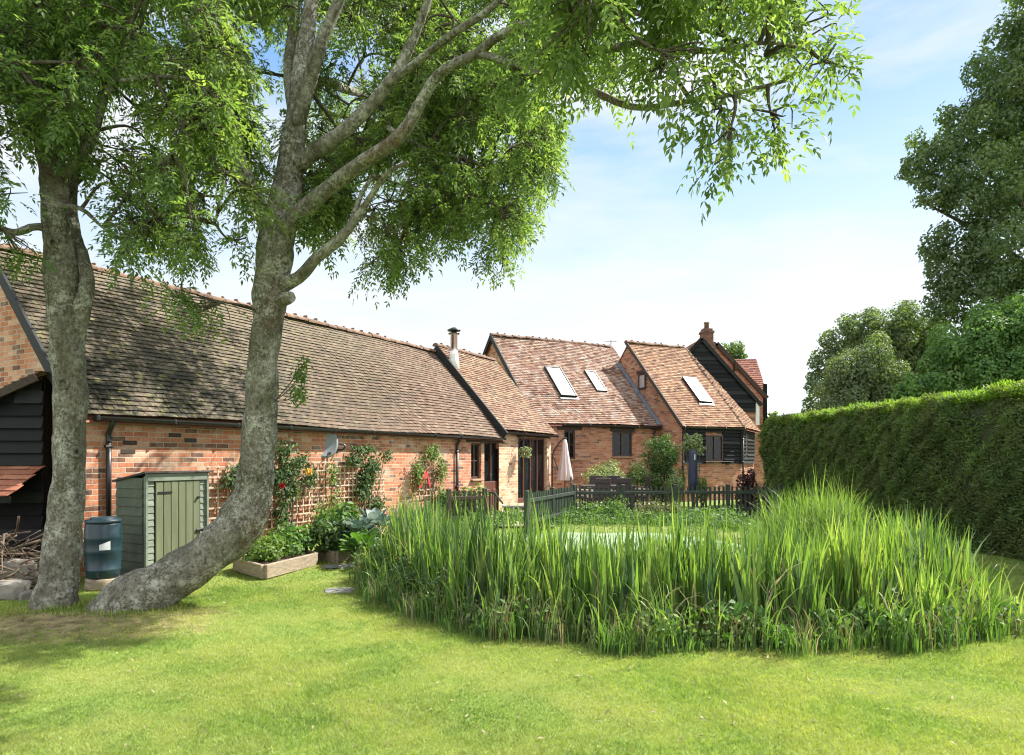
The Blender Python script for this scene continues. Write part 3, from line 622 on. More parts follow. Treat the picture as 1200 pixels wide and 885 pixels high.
tag(mb.build('tv_aerial', M['gutter']), 'thin television aerial standing behind the middle roof', 'aerial')

# ---- third house with weatherboarded front
tE = vec(6.316, 24.63, 0); TZ, TT, TW = 2.83, 1.10, 3.25; thp = Plan(tE+p2*.12, d2, p2); tpl = Plan(tE, d2, p2); TL = 3.23
th = thing('weatherboarded_house', 'right brick house with an orange tiled roof over black weatherboards', 'house', thp.P(0, 0))
wb = MB(); wallmesh(wb, thp, .08, TL-.08, -.1, TZ+.1, []); gable(wb, thp, .08, TZ+.08, -.1, TT, TW-.12)
sd = vec(.6, .8, 0); sdn = vec(-.8, .6, 0)
sidepl = Plan(thp.P(TL-.08, 0), sd, sdn); wallmesh(wb, sidepl, 0, 1.75, -.1, TZ+.05); wb.build('wall', M['brick_brown'], th)
rf = MB(); tiles(rf, tE+UZ*TZ, d2, 0, TL, p2, TT, TW); rf.build('roof', M['tile_third'], th)
# hipped end returning to the right
E1 = tpl.P(TL, TZ); E2 = at(891, 506, E1[1]+1.5); RT = tpl.P(TL, TZ+TT*TW, TW); RB = at(826, 430, RT[1]+.6)
hd = unit(E2-E1); hp = RT-E1; hp = hp-hd*(hp@hd); hw = np.linalg.norm(hp[:2]); tn = hp[2]/hw; hpp = vec(hp[0], hp[1], 0)/hw
n2 = np.cross(E2-E1, RT-E1); hh_ = MB()
def hipclip(s, u):
    q = E1+hd*s+unit(hp)*u
    px = 600+F*q[0]/q[1]; py = 537-F*(q[2]-EYE)/q[1]
    bt = (E2-RT); # right edge from ridge to E2
    f = u/np.linalg.norm(hp); s_left = f*((RT-E1)@hd); ed = np.linalg.norm(E2-E1); s_right = ed*(1-f)+f*((RT-E1)@hd)+.9*f*(1-f)
    return s_left-.02 <= s <= s_right
tiles(hh_, E1, hd, -3, 6, hpp, tn, hw, clip=hipclip, sag=0); hh_.build('hip_roof', M['tile_third'], th)
u = MB(); underlay(u, tE+UZ*TZ, d2, 0.02, TL, p2, TT, TW); underlay(u, tE+UZ*TZ+p2*2*TW, d2, .02, TL, -p2, TT, TW); u.add([E1-UZ*.08, E2-UZ*.08, RT-UZ*.08], [(0, 1, 2)]); u.build('rear_roof', M['tile_far'], th)
rg = MB(); ridge(rg, tpl.P(-.05, TZ+TT*TW+.03, TW), tpl.P(TL, TZ+TT*TW+.03, TW), hump=.04); rg.build('ridge_tiles', M['ridge'], th)
rg = MB(); ridge(rg, E1+UZ*.06, RT+UZ*.06, r=.07, step=.25); rg.build('hip_tiles', M['ridge'], th)
verge(th, tpl, -.03, TZ, TT, -.03, TW+.02, .06, .13, 'oak', 'bargeboard', .05)
bd = MB(); z = 1.50
def boards(mb, pl, a0, a1, z0, z1, bh=.15, skip=(), lap=.075):
    z = z0; k = 0
    while z < z1-.02:
        h = min(bh, z1-z); segs = [(a0, a1)]
        for (s0, s1, q0, q1) in skip:
            if z+h > q0+.02 and z < q1-.02: segs = [t_ for (u0, u1) in segs for t_ in ((u0, min(u1, s0)), (max(u0, s1), u1)) if t_[1]-t_[0] > .02]
        for (u0, u1) in segs:
            A = [pl.P(u0, z, -lap), pl.P(u1, z, -lap), pl.P(u1, z+h+.02, -.018), pl.P(u0, z+h+.02, -.018), pl.P(u0, z, -.018), pl.P(u1, z, -.018)]
            mb.add(A, [(0, 1, 2, 3), (4, 5, 1, 0), (0, 3, 4), (1, 5, 2)], None, random.random())
        z += bh; k += 1
tw_ = op(thp, 826, 510, 846, 540)
boards(bd, thp, .1, TL-.1, 1.42, TZ-.02, skip=[tw_]); boards(bd, sidepl, .02, 1.73, 1.42, TZ-.06, skip=[(.55, .72, 1.75, 2.6)])
bd.build('weatherboards', M['black'], th)
window(th, thp, tw_, cols=2, bars=0, rec=-.03, sill=False); 
sb = MB(); sb.box(thp.P((tw_[0]+tw_[1])/2+.15, tw_[2]-.04, -.10), (1.5, .16, .035), (d2, p2, UZ), bev=.01); sb.build('sill_board', M['black'], th)
sb = MB(); sb.box(sidepl.P(.63, 2.18, -.03), (.15, .05, .85), (sd, sdn, UZ)); sb.build('side_window', M['frame'], th)
sb = MB(); sb.box(thp.P(TL-.1, 2.1, -.04), (.07, .07, 1.4), (d2, p2, UZ)); sb.build('corner_post', M['black'], th)
gutter(th, thp, .05, TL, TZ-.03, -.15); downpipe(th, thp, TL-.02, TZ-.05, off=-.09); downpipe(th, thp, .1, TZ-.05)
skylight(th, tE, d2, p2, TZ, TT, [(801, 444.5), (816, 445), (831, 473), (816, 473)], 'roof window')
# little gable window
gq = Plan(thp.P(.08, 0), p2, -d2)
hx, hz_ = gq.hit(753, 447); sb = MB(); ax = (p2, d2, UZ)
for (c_, s_2) in (((hx-.2, hz_), (.06, .08, .62)), ((hx+.2, hz_), (.06, .08, .62)), ((hx, hz_+.28), (.34, .08, .06)), ((hx, hz_-.28), (.34, .08, .06)), ((hx, hz_+.38), (.62, .10, .12))):
    sb.box(gq.P(c_[0], c_[1], .0)-d2*.02, s_2, ax, bev=.006)
fr = sb.build('gable_window', M['frame'], th); sb = MB(); sb.box(gq.P(hx, hz_)-d2*.015, (.34, .01, .50), ax); sb.build('pane', M['skyglass'], fr)

# ---- far house
fh = thing('far_house', 'far house with a black boarded gable, dark red roofs and a brick chimney', 'house', at(850, 537, 32))
def poly(mb, pts, dep, mats_uv=True):
    """a vertical wall outline with real thickness"""
    n = len(pts); b = [q+vec(0, dep, 0) for q in pts]
    mb.add(list(pts)+b, [tuple(range(n)), tuple(range(n, 2*n))[::-1]]+[(i, (i+1) % n, (i+1) % n+n, i+n) for i in range(n)][:], [[(q[0], q[2]) for q in pts], [(q[0], q[2]) for q in b][::-1]]+[[(0, 0), (.1, 0), (.1, .1), (0, .1)]]*n)
Y1 = 31.
ap = at(822, 397, Y1); rb = at(892, 475, Y1); lbp = vec(2*ap[0]-rb[0], Y1, rb[2])
mb = MB(); poly(mb, [vec(lbp[0]+.2, Y1+.1, 0), vec(rb[0]-.25, Y1+.1, 0), vec(rb[0]-.25, Y1+.1, rb[2]), vec(ap[0], Y1+.1, ap[2]-.15), vec(lbp[0]+.2, Y1+.1, rb[2])], 3.8); mb.build('wall', M['brick_brown'], fh)
mb = MB(); k = 0; z = rb[2]-.3
while z < ap[2]-.25:
    f0 = (z-rb[2])/(ap[2]-rb[2]); hwid = (rb[0]-ap[0])*(1-max(f0, 0)) - .12*(f0 < 0)*2
    f1 = (z+.2-rb[2])/(ap[2]-rb[2]); hw1 = (rb[0]-ap[0])*(1-max(f1, 0))
    Yb = Y1+.06; hw1 = min(hwid, hw1)
    mb.add([vec(ap[0]-hwid, Yb-.03, z), vec(ap[0]+hwid, Yb-.03, z), vec(ap[0]+hw1, Yb, z+.21), vec(ap[0]-hw1, Yb, z+.21), vec(ap[0]-hwid, Yb, z), vec(ap[0]+hwid, Yb, z)], [(0, 1, 2, 3), (4, 5, 1, 0)]); z += .2
mb.build('weatherboards', M['black'], fh)
mb = MB()
for e in (rb, lbp): mb.bar(vec(e[0], Y1-.02, e[2]), vec(ap[0], Y1-.02, ap[2]), .10, .16)
mb.build('bargeboard', M['black'], fh)
rf = MB(); sl_ = (ap[2]-rb[2])/(rb[0]-ap[0])
tiles(rf, vec(rb[0]+.05, Y1-.05, rb[2]-.02), vec(0, 1, 0), 0, 4.0, vec(-1, 0, 0), sl_, rb[0]-ap[0], gauge=.14, tw=.2); tiles(rf, vec(lbp[0]-.05, Y1-.05, rb[2]-.02), vec(0, 1, 0), 0, 4.0, vec(1, 0, 0), sl_, rb[0]-ap[0], gauge=.14, tw=.2)
rf.build('roof', M['tile_far'], fh)
# second gable, brick, a little farther back
Y2 = 33.; ap2 = at(839, 403, Y2); rb2 = at(898, 467, Y2)
mb = MB(); poly(mb, [vec(ap2[0]-2.4, Y2, 0), vec(rb2[0]-.1, Y2, 0), vec(rb2[0]-.1, Y2, rb2[2]), vec(ap2[0], Y2, ap2[2]-.1), vec(ap2[0]-2.4, Y2, rb2[2])], 4.); mb.build('gable_wall', M['brick_red'], fh)
mb = MB(); mb.bar(rb2-vec(0, .1, 0), ap2-vec(0, .1, 0), .12, .20); mb.bar(vec(2*ap2[0]-rb2[0], Y2-.1, rb2[2]), ap2-vec(0, .1, 0), .12, .2)
mb.bar(at(861, 470, Y2-.12)+UZ*1.9, at(861, 470, Y2-.12)+UZ*1.5, .08, .4); mb.build('bargeboard', M['oak'], fh)
rf = MB(); tiles(rf, vec(rb2[0]+.05, Y2-.05, rb2[2]), vec(0, 1, 0), 0, 3, vec(-1, 0, 0), (ap2[2]-rb2[2])/(rb2[0]-ap2[0]), rb2[0]-ap2[0], gauge=.14, tw=.2); tiles(rf, vec(2*ap2[0]-rb2[0], Y2-.05, rb2[2]), vec(0, 1, 0), 0, 3, vec(1, 0, 0), (ap2[2]-rb2[2])/(rb2[0]-ap2[0]), rb2[0]-ap2[0], gauge=.14, tw=.2)
rf.build('roof', M['tile_far'], fh)
# cross roof whose slope faces the garden
Y3 = 35.; e0 = at(846, 466, Y3); e1 = at(900, 466, Y3); r0 = at(846, 421, Y3+1.6)
rf = MB(); tiles(rf, e0, vec(1, 0, 0), -.5, e1[0]-e0[0], vec(0, 1, 0), (r0[2]-e0[2])/1.6, 1.6, gauge=.14, tw=.2, sag=.03); tiles(rf, e0+vec(0, 3.2, 0), vec(1, 0, 0), -.5, e1[0]-e0[0], vec(0, -1, 0), (r0[2]-e0[2])/1.6, 1.6, gauge=.14, tw=.2, sag=.03); rf.build('roof', M['tile_far'], fh)
mb = MB(); x1 = e1[0]-.1
mb.box(((e0[0]+x1)/2, Y3+1.6, e0[2]/2-.02), (x1-e0[0], 2.9, e0[2]), rnd=.5); mb.build('rear_wall', M['brick_red'], fh)
mb = MB(); q = at(888, 483, Y1); mb.box(q+vec(0, .05, 0), (.16, .10, 1.2)); fr = mb.build('window', M['white'], fh)
mb = MB(); q = at(898, 488, Y2); mb.box(vec(rb2[0]-.08, Y2-.05, q[2]), (.16, .14, 3.2)); mb.build('corner_post', M['black'], fh)
cb = at(828, 408, 32.5); mb = MB()
def bbox(mb, c, s):
    x, y, z = c; a, b_, h = s[0]/2, s[1]/2, s[2]
    P_ = [vec(x-a, y-b_, z), vec(x+a, y-b_, z), vec(x+a, y+b_, z), vec(x-a, y+b_, z)]; T_ = [q+UZ*h for q in P_]
    for i in range(4):
        j = (i+1) % 4; ln = s[i % 2]; mb.quad(P_[i], P_[j], T_[j], T_[i], [(0, z), (ln, z), (ln, z+h), (0, z+h)])
    mb.quad(*T_)
bbox(mb, cb-UZ*1.2, (.66, .66, 1.45)); bbox(mb, cb+UZ*.25, (.52, .52, .45)); bbox(mb, cb+UZ*.70, (.60, .60, .10)); bbox(mb, cb+UZ*.80, (.46, .46, .12)); ch = mb.build('chimney', M['brick_chimney'], fh)
mb = MB(); mb.lathe(cb+UZ*.92, [(.12, 0), (.11, .25), (.14, .27), (.13, .33), (.05, .36)], 12); mb.build('chimney_pot', M['ridge'], ch, True)

# ---- black timber outbuilding at the left
g0 = Plan((-6.42, 9.15, 0), vec(-1, 0, 0), vec(0, 1, 0))    # its front wall: along p1, facing -d1
ob = thing('timber_outbuilding', 'black weatherboarded outbuilding with an orange tiled pent roof, left edge', 'outbuilding', g0.P(.2, 0))
mb = MB(); mb.add([g0.P(.0, -.1), g0.P(0, 2.72), g0.P(2.6, 1.55), g0.P(2.6, -.1), g0.P(.0, -.1, 1.2), g0.P(0, 2.72, 1.2), g0.P(2.6, 1.55, 1.2), g0.P(2.6, -.1, 1.2)], [(0, 1, 2, 3), (0, 4, 5, 1), (2, 6, 7, 3), (4, 7, 6, 5)]); mb.build('wall', M['black'], ob)
mb = MB(); 
z = 0.
while z < 2.6:
    boards(mb, g0, 0., min(2.6, (2.72-z-.17)/.45), z, z+.17, .17); z += .17
mb.add([(0, 0, -9), (0, .01, -9), (.01, 0, -9)], [(0, 1, 2)]) if False else None; mb.build('weatherboards', M['black'], ob)
mb = MB(); O = g0.P(2.75, 2.78-2.75*.45, 0); tiles(mb, O, vec(0, 1, 0), -.16, 1.2, vec(1, 0, 0), .45, 2.8, gauge=.12, sag=.01); mb.build('roof', M['tile_ext'], ob)
mb = MB(); mb.bar(g0.P(0, 2.72, -.17), g0.P(2.75, 2.72-2.75*.45, -.17), .04, .10); mb.build('bargeboard', M['oak'], ob)
mb = MB(); O = g0.P(2.6, 1.13, -.68); tiles(mb, O, vec(1, 0, 0), 0, 2.62, vec(0, 1, 0), .60, .66, gauge=.13, tw=.26, sag=0, th=.012); mb.build('pent_roof', M['tile_pent'], ob)
mb = MB(); mb.bar(g0.P(-.02, 1.10, -.66), g0.P(2.6, 1.10, -.66), .03, .09); mb.build('fascia', M['black'], ob)
# brick return between outbuilding and barn
# (part of the barn's gable wall)

# ---- tool shed
sc0 = gpt(169, 683); shp = Plan(sc0, d1, p1); SW, SD = .90, .58
sh = thing('tool_shed', 'small sage green wooden garden shed with a plank door and felt roof', 'shed', shp.P(.45, 0, .3))
for q0_, q1_ in ((0, .115), (SW-.10, SW)): mb = MB(); boards(mb, shp, q0_, q1_, .03, 1.40, .088, lap=.032); mb.build('front_boards', M['sage_light'], sh)
mb = MB(); boards(mb, Plan(shp.P(-.0, 0, SD), -p1, d1), 0, SD, .03, 1.36, .12, lap=.036)
for q in (Plan(shp.P(0.02, 0, SD), -p1, d1),): wallmesh(mb, q, 0, SD-.02, .02, 1.36)
mb.box(shp.P(SW-.01, .7, SD/2+.01), (.02, SD-.04, 1.36), (d1, p1, UZ)); mb.box(shp.P(SW/2, .7, SD), (SW-.04, .02, 1.34), (d1, p1, UZ)); mb.box(shp.P(SW/2, .69, .0), (SW-.02, .012, 1.36), (d1, p1, UZ)); mb.build('side_boards', M['sage_dark'], sh)
mb = MB(); mb.box(shp.P(SW/2, 1.375, -.045), (SW+.02, .03, .10), (d1, p1, UZ), bev=.004); mb.box(shp.P(.0, .7, -.035), (.035, .05, 1.38), (d1, p1, UZ), bev=.004); mb.box(shp.P(SW, .7, -.035), (.035, .05, 1.38), (d1, p1, UZ), bev=.004); mb.build('corner_trim', M['sage_light'], sh)
mb = MB()
a = shp.P(-.05, 1.455, -.09); mb.bar(shp.P(SW/2, 1.445, -.09), shp.P(SW/2, 1.32, SD+.06), SW+.10, .025); mb.build('roof', M['felt'], sh)
mb = MB(); n = 6; x0, x1 = .13, SW-.115
for k in range(n): w_ = (x1-x0)/n; mb.box(shp.P(x0+w_*(k+.5), .70, -.035), (w_-.006, .022, 1.24), (d1, p1, UZ), bev=.005)
dr = mb.build('door', M['sage'], sh)
for z in (1.17, .2): mb = MB(); mb.box(shp.P(x0+.13, z, -.052), (.20, .008, .025), (d1, p1, UZ)); mb.build('hinge', M['gutter'], dr)
mb = MB(); mb.box(shp.P(x1-.02, .62, -.06), (.10, .02, .04), (d1, p1, UZ), bev=.006); mb.tube([shp.P(x1+.02, .62, -.06), shp.P(x1+.02, .62, -.11)], .016, 8); mb.build('latch', M['gutter'], dr)
mb = MB(); mb.tube([shp.P(x1-.04, 1.08, -.05), shp.P(x1-.04, 1.08, -.08)], .018, 8); mb.build('knob', M['gutter'], dr)

# ---- water butt on its log stand
bc = gpt(121, 697) ; bc = vec(-.614*8.35, 8.35, 0)
mb = MB(); mb.lathe(bc, [(.20, 0), (.205, .02), (.195, .07), (.20, .12), (.19, .13)], 14); 
for v in mb.v: v += RNG.normal(size=v.shape)*.006
tag(mb.build('log_stand', M['bed'], None, True), 'squat round of wood under the blue green water butt', 'stand')
wb_ = thing('water_butt', 'dark blue green plastic water butt beside the shed', 'water butt', bc+UZ*.13)
mb = MB(); mb.lathe(bc+UZ*.135, [(.165, 0), (.18, .01), (.19, .08), (.197, .10), (.197, .12), (.19, .13), (.205, .32), (.212, .34), (.205, .36), (.207, .48), (.214, .50), (.207, .52), (.20, .66), (.185, .70)], 28); by = mb.build('barrel', M['butt'], wb_, True)
mb = MB(); mb.lathe(bc+UZ*.835, [(.20, -.01), (.205, 0), (.20, .025), (.15, .035), (.145, .055), (.10, .06), (.02, .06)], 28); mb.build('lid', M['butt'], wb_, True)
mb = MB(); cd = unit(-vec(bc[0], bc[1], 0)); sd_ = np.cross(cd, UZ)
for i in range(5):
    pass
lbv = []; 
for k in range(6):
    an = -.35+.55*k/5; dr_ = cd*math.cos(an)-sd_*math.sin(an)*-1
    for z in (.0, .11): lbv.append(bc+UZ*(.50+z*(1-.4*k/5))+dr_*.2175)
mb.add(lbv, [(2*k, 2*k+2, 2*k+3, 2*k+1) for k in range(5)]); mb.build('paper_label', M['label'], wb_)
mb = MB(); q = bc+UZ*.2+cd*.19+sd_*.06; mb.tube([q, q+cd*.05], .016, 8); mb.box(q+cd*.05, (.02, .02, .05)); mb.build('tap', M['gutter'], wb_)

# ---- sticks, stones at the left edge
mb = MB()
for k in range(330):
    c = vec(RNG.uniform(-7.3, -5.75), RNG.uniform(8.0, 8.8), 0); c[2] = RNG.random()**1.2*.66*(1-.5*abs((c[0]+6.6)/1.2)); a = RNG.uniform(0, 6.28); ln = RNG.uniform(.12, .42); dd = vec(math.cos(a), math.sin(a)*.6, RNG.normal()*.35)
    mb.tube(spline([c-dd*ln, c+RNG.normal(size=3)*.03, c+dd*ln], 3), np.linspace(.015, .005, 7)*RNG.uniform(.5, 1.3), 5)
tag(mb.build('brushwood_pile', M['stick'], None, True), 'tangled heap of cut sticks under the pent roof', 'brushwood', kind='stuff')
def rock(name, c, size, label, m, rz=0., grp=None):
    bm_ = MB(); vs = []; fs = []
    import bmesh
    b = bmesh.new(); bmesh.ops.create_icosphere(b, subdivisions=3, radius=1)
    co = np.array([v.co[:] for v in b.verts]); fs = [[v.index for v in f.verts] for f in b.faces]; b.free()
    co = np.sign(co)*np.abs(co)**.45; ph = RNG.random(3)*6
    co *= 1+.12*np.sin(co@RNG.normal(size=3)*2.5+ph[0])[:, None]+.05*np.sin(co@RNG.normal(size=3)*7)[:, None]
    co = co*np.array(size)/2; cr, sr = math.cos(rz), math.sin(rz); co = np.stack([co[:, 0]*cr-co[:, 1]*sr, co[:, 0]*sr+co[:, 1]*cr, co[:, 2]], 1)+np.array(c)
    bm_.add(co, fs, None, .5); o = bm_.build(name, M[m]); tag(o, label, 'stone', grp); return o
rock('stone', gpt(12, 703)+UZ*.10, (.36, .22, .22), 'low rough stone lying on the grass at the left edge', 'stone')
o = rock('stone_slab', gpt(14, 694)+UZ*.22+vec(0, .12, 0), (.42, .10, .34), 'pale flat stone leaning on a lower stone at the left edge', 'stone', .2)
rock('stone', gpt(32, 706)+UZ*.06, (.14, .13, .14), 'small pale stone beside the left tree trunk', 'stone', .5)
rock('stepping_stone', gpt(408, 664), (.75, .42, .05), 'larger grey stepping stone in the lawn left of the reeds', 'stone_grey', .3)
rock('stepping_stone', gpt(398, 693), (.34, .24, .05), 'smaller grey stepping stone nearer the camera, left of the reeds', 'stone_grey', .1)
rock('block', gpt(160, 684)+UZ*.07+vec(.03, -.2, 0), (.22, .18, .16), 'rough dark block at the foot of the shed corner', 'stone_grey', .3)

# ---- satellite dish
a, z = bar.hit(394, 527); base = bar.P(a, z); dc = at(381, 519, (base+d1*-.05-p1*.45)[1]); 
sdh = thing('satellite_dish', 'grey oval satellite dish on the barn wall under the gutter', 'satellite dish', base)
mb = MB(); fn = unit(vec(.45, -.87, .12)); su = unit(np.cross(fn, UZ)); uu = np.cross(su, fn); vs = []; nr = 6; ns = 28
for side in (0, 1):
    for i in range(nr+1):
        for k in range(ns):
            r_ = i/nr; an = k/ns*6.2832; vs.append(dc+su*math.cos(an)*.25*r_+uu*math.sin(an)*.31*r_+fn*(.03*r_*r_-(.008 if side else 0)))
fs = [(s_*(nr+1)*ns+i*ns+k, s_*(nr+1)*ns+i*ns+(k+1) % ns, s_*(nr+1)*ns+(i+1)*ns+(k+1) % ns, s_*(nr+1)*ns+(i+1)*ns+k) for s_ in (0, 1) for i in range(nr) for k in range(ns)]
fs += [(nr*ns+k, nr*ns+(k+1) % ns, (nr+1)*ns+nr*ns+(k+1) % ns, (nr+1)*ns+nr*ns+k) for k in range(ns)]
mb.add(vs, fs, None, .2); mb.build('reflector', M['grey_metal'], sdh, True)
mb = MB(); mb.tube(spline([base, base-p1*.18, base-p1*.20+UZ*.10, dc-fn*.02], 4), .018, 8); mb.box(base, (.10, .02, .14), (d1, p1, UZ), bev=.004); mb.build('bracket', M['gutter'], sdh)
mb = MB(); hd_ = dc+fn*.34-uu*.26; mb.tube([dc-uu*.29+fn*.06, hd_], .010, 6); mb.tube([hd_-fn*.06, hd_+fn*.05], .03, 10); mb.build('receiver_arm', M['gutter'], sdh)

# ---- trellises on the barn wall
def trellis(x0, y0, x1, y1, label, cell=.13, off=-.05):
    a0, z1 = bar.hit(x0, y0); a1, z1b = bar.hit(x1, y0); z0 = bar.hit(x1, y1)[1]; z1 = (z1+z1b)/2; mb = MB(); ax = (d1, p1, UZ)
    nx_ = max(2, int(round((a1-a0)/cell))); nz_ = max(2, int(round((z1-z0)/cell)))
    for i in range(nx_+1): mb.box(bar.P(a0+(a1-a0)*i/nx_, (z0+z1)/2, off), (.028, .016, z1-z0+.06), ax, bev=.003)
    for j in range(nz_+1): mb.box(bar.P((a0+a1)/2, z0+(z1-z0)*j/nz_+random.uniform(-.006, .006), off-.017), (a1-a0+.06, .016, .028), ax, bev=.003)
    return tag(mb.build('trellis', M['trellis']), label, 'trellis', 'wooden trellises along the barn wall')
trellis(241, 547, 287, 650, 'square lattice trellis right beside the green shed', .17)
trellis(306, 575, 326, 640, 'low trellis just right of the leaning tree trunk', .16)
trellis(331, 563, 360, 640, 'trellis below the yellow rose', .16)
trellis(363, 542, 384, 590, 'tall narrow trellis below the satellite dish', .15)
trellis(391, 547, 416, 610, 'fine meshed pale trellis right of the dish', .12)
trellis(426, 554, 447, 612, 'trellis partly under the dark climber, second from the right', .14)
trellis(485, 540, 506, 580, 'trellis holding the red cloth, rightmost on the wall', .14)
# red cloth hung on the trellis
a, z = bar.hit(493, 562); mb = MB(); c = bar.P(a, z, -.12)
mb.add([c+d1*x+UZ*y-p1*w for x, y, w in ((-.30, -.18, 0), (-.20, -.20, .03), (.02, .10, .05), (.14, -.18, .03), (.24, -.14, 0), (.10, .20, 0), (-.02, .22, .02))], [(0, 1, 2, 6), (2, 3, 4, 5), (2, 5, 6)])
mb.add([c+d1*x+UZ*y-p1*(w-.02) for x, y, w in ((-.30, -.18, 0), (-.20, -.20, .03), (.02, .10, .05), (.14, -.18, .03), (.24, -.14, 0), (.10, .20, 0), (-.02, .22, .02))], [(0, 6, 2, 1), (2, 5, 4, 3), (2, 6, 5)])
tag(mb.build('red_cloth', M['red'], None, True), 'dark red cloth draped over the rightmost trellis', 'cloth')

# ---- climbers
def climber(label, patches, n, size, m, root_px, name='climbing_plant', off=(-.08, -.28)):
    P = []; rn = []
    tot = sum(p[2]*p[3] for p in patches)
    bs = []
    for (x, y, rx, ry) in patches:
        k = int(n*rx*ry/tot); a, z = bar.hit(x, y); q = bar.P(a, z); s_ = F/q[1]; bs.append(q)
        dd = RNG.normal(size=(k, 2))*.5; off_ = RNG.uniform(off[1], off[0], k)
        wv = RNG.random(k)
        P.append(q+np.outer(dd[:, 0]*rx/s_*1.5, d1)+np.outer(dd[:, 1]*ry/s_, UZ)+np.outer(off_, p1)); rn.append(wv)
    P = np.vstack(P); rn = np.concatenate(rn); k = len(P); Nn = unit(-p1*.8+RNG.normal(size=(k, 3))*.5+vec(.2, 0, .3)); D = unit(np.cross(Nn, rdir(k))+vec(0, 0, -.3))
    a = bar.hit(root_px, 560)[0]; base = bar.P(a, 0, -.12); r = thing(name, label, 'climber', base)
    leafmesh('foliage', P, D, Nn, size*RNG.uniform(.6, 1.3, k), size*.6, m, r, rn)
    mb = MB()
    for q in bs:
        e = q-p1*.10; mb.tube(spline([base+RNG.normal(size=3)*.04*vec(1, 1, 0), (base+e)/2+d1*RNG.normal()*.1-p1*.02, e], 5), np.linspace(.014, .005, 11), 6)
    mb.build('stem', M['bark2'], r, True); return r
climber('leafy climber on the square trellis by the shed', [(270, 553, 9, 9), (262, 563, 9, 6), (276, 570, 8, 14), (282, 545, 6, 6)], 420, .075, M['rose'], 280)
climber('tall rose with a yellow bloom just right of the leaning tree', [(325, 528, 8, 12), (330, 548, 11, 14), (334, 572, 9, 14), (345, 540, 9, 8), (355, 560, 8, 14), (318, 560, 6, 14), (322, 600, 6, 20)], 1400, .075, M['rose'], 335)
climber('thin climber between the dish and the fine trellis', [(383, 556, 6, 16), (386, 590, 7, 16), (372, 600, 10, 12)], 400, .07, M['climb_lt'], 386)
climber('dark rambling climber with the highest shoots on the wall', [(420, 527, 13, 6), (407, 538, 9, 8), (428, 545, 10, 9), (424, 560, 9, 12), (418, 577, 8, 12), (436, 590, 8, 8), (446, 535, 5, 6)], 1400, .08, M['rose'], 424)
climber('pale climber around the red cloth, rightmost on the wall', [(500, 532, 8, 10), (510, 550, 5, 18), (483, 555, 5, 16), (512, 580, 7, 10)], 1300, .07, M['climb_lt'], 500)
def bloom(px, py, m, r, label):
    a, z = bar.hit(px, py); c = bar.P(a, z, -.30); n = 60; d = rdir(n); P = c+d*r*.35
    o = leafmesh('rose_bloom', P, d, np.cross(d, rdir(n)), r*.8, r*.9, m, None); tag(o, label, 'flower')
bloom(348, 553, M['yellow'], .07, 'yellow rose bloom on the wall climber')
bloom(316.5, 569, M['redpetal'], .05, 'dark red rose bloom just right of the leaning trunk')

# ---- raised beds and their plants
def raised_bed(c0, c1, cl, h, label):
    """c0 near corner, c1 far corner along the front, cl left corner"""
    r = thing('raised_bed', label, 'planter', c0, 'timber raised beds by the barn'); f = c1-c0; l = cl-c0; c3 = c1+l
    mb = MB()
    for (a, b_) in ((c0, c1), (c0, cl), (cl, c3), (c1, c3)):
        d = unit(b_-a); mb.bar(a+UZ*h/2+d*.03, b_+UZ*h/2-d*.03, .06, h, bev=.008)
    mb.build('sleeper', M['bed'], r)
    s_ = MB(); s_.quad(*[q+UZ*(h-.03) for q in (c0, c1, c3, cl)]); s_.build('soil', M['soil'], r); return c0, f, l
A_ = raised_bed(gpt(309, 679), gpt(372, 662), gpt(274, 668), .19, 'larger raised bed of weathered sleepers nearest the leaning tree')
B_ = raised_bed(gpt(393, 661), gpt(440, 650), gpt(371, 654), .19, 'second raised bed farther along, beside the stepping stones')
def plant(label, cx, cy, cz, r, h, n, size, m, name='leafy_plant', asp=.6, cat='plant'):
    return shrub(name, label, cat, (cx, cy, cz), lumps((cx, cy, cz+h*.5), (r, r, h*.55), 9, .5), n, size, m, aspect=asp, stemr=.012)
def bedpt(b, u, v): q = b[0]+b[1]*u+b[2]*v; return q
for (b, u, v, r, h, n, sz, m, lab) in (
    (A_, .25, .45, .36, .32, 900, .07, M['climb_lt'], 'low pale green leafy plant at the near end of the first raised bed'),
    (A_, .6, .45, .30, .30, 700, .07, M['weed'], 'low green plant in the middle of the first raised bed'),
    (A_, .85, .6, .34, .42, 800, .085, M['hosta'], 'taller light plant at the far end of the first raised bed'),
    (B_, .1, .4, .38, .52, 1000, .09, M['rose'], 'dark shrubby plant at the near end of the second raised bed'),
    (B_, .35, .3, .36, .45, 900, .11, M['weed'], 'low dark leafy plant in the middle of the second raised bed'),
    (B_, .55, .9, .34, .66, 700, .12, M['hosta'], 'tall bright leafy plant behind the second raised bed')):
    q = bedpt(b, u, v); plant(lab, q[0], q[1], .15, r, h, n, sz, m)
q = gpt(432, 650); 
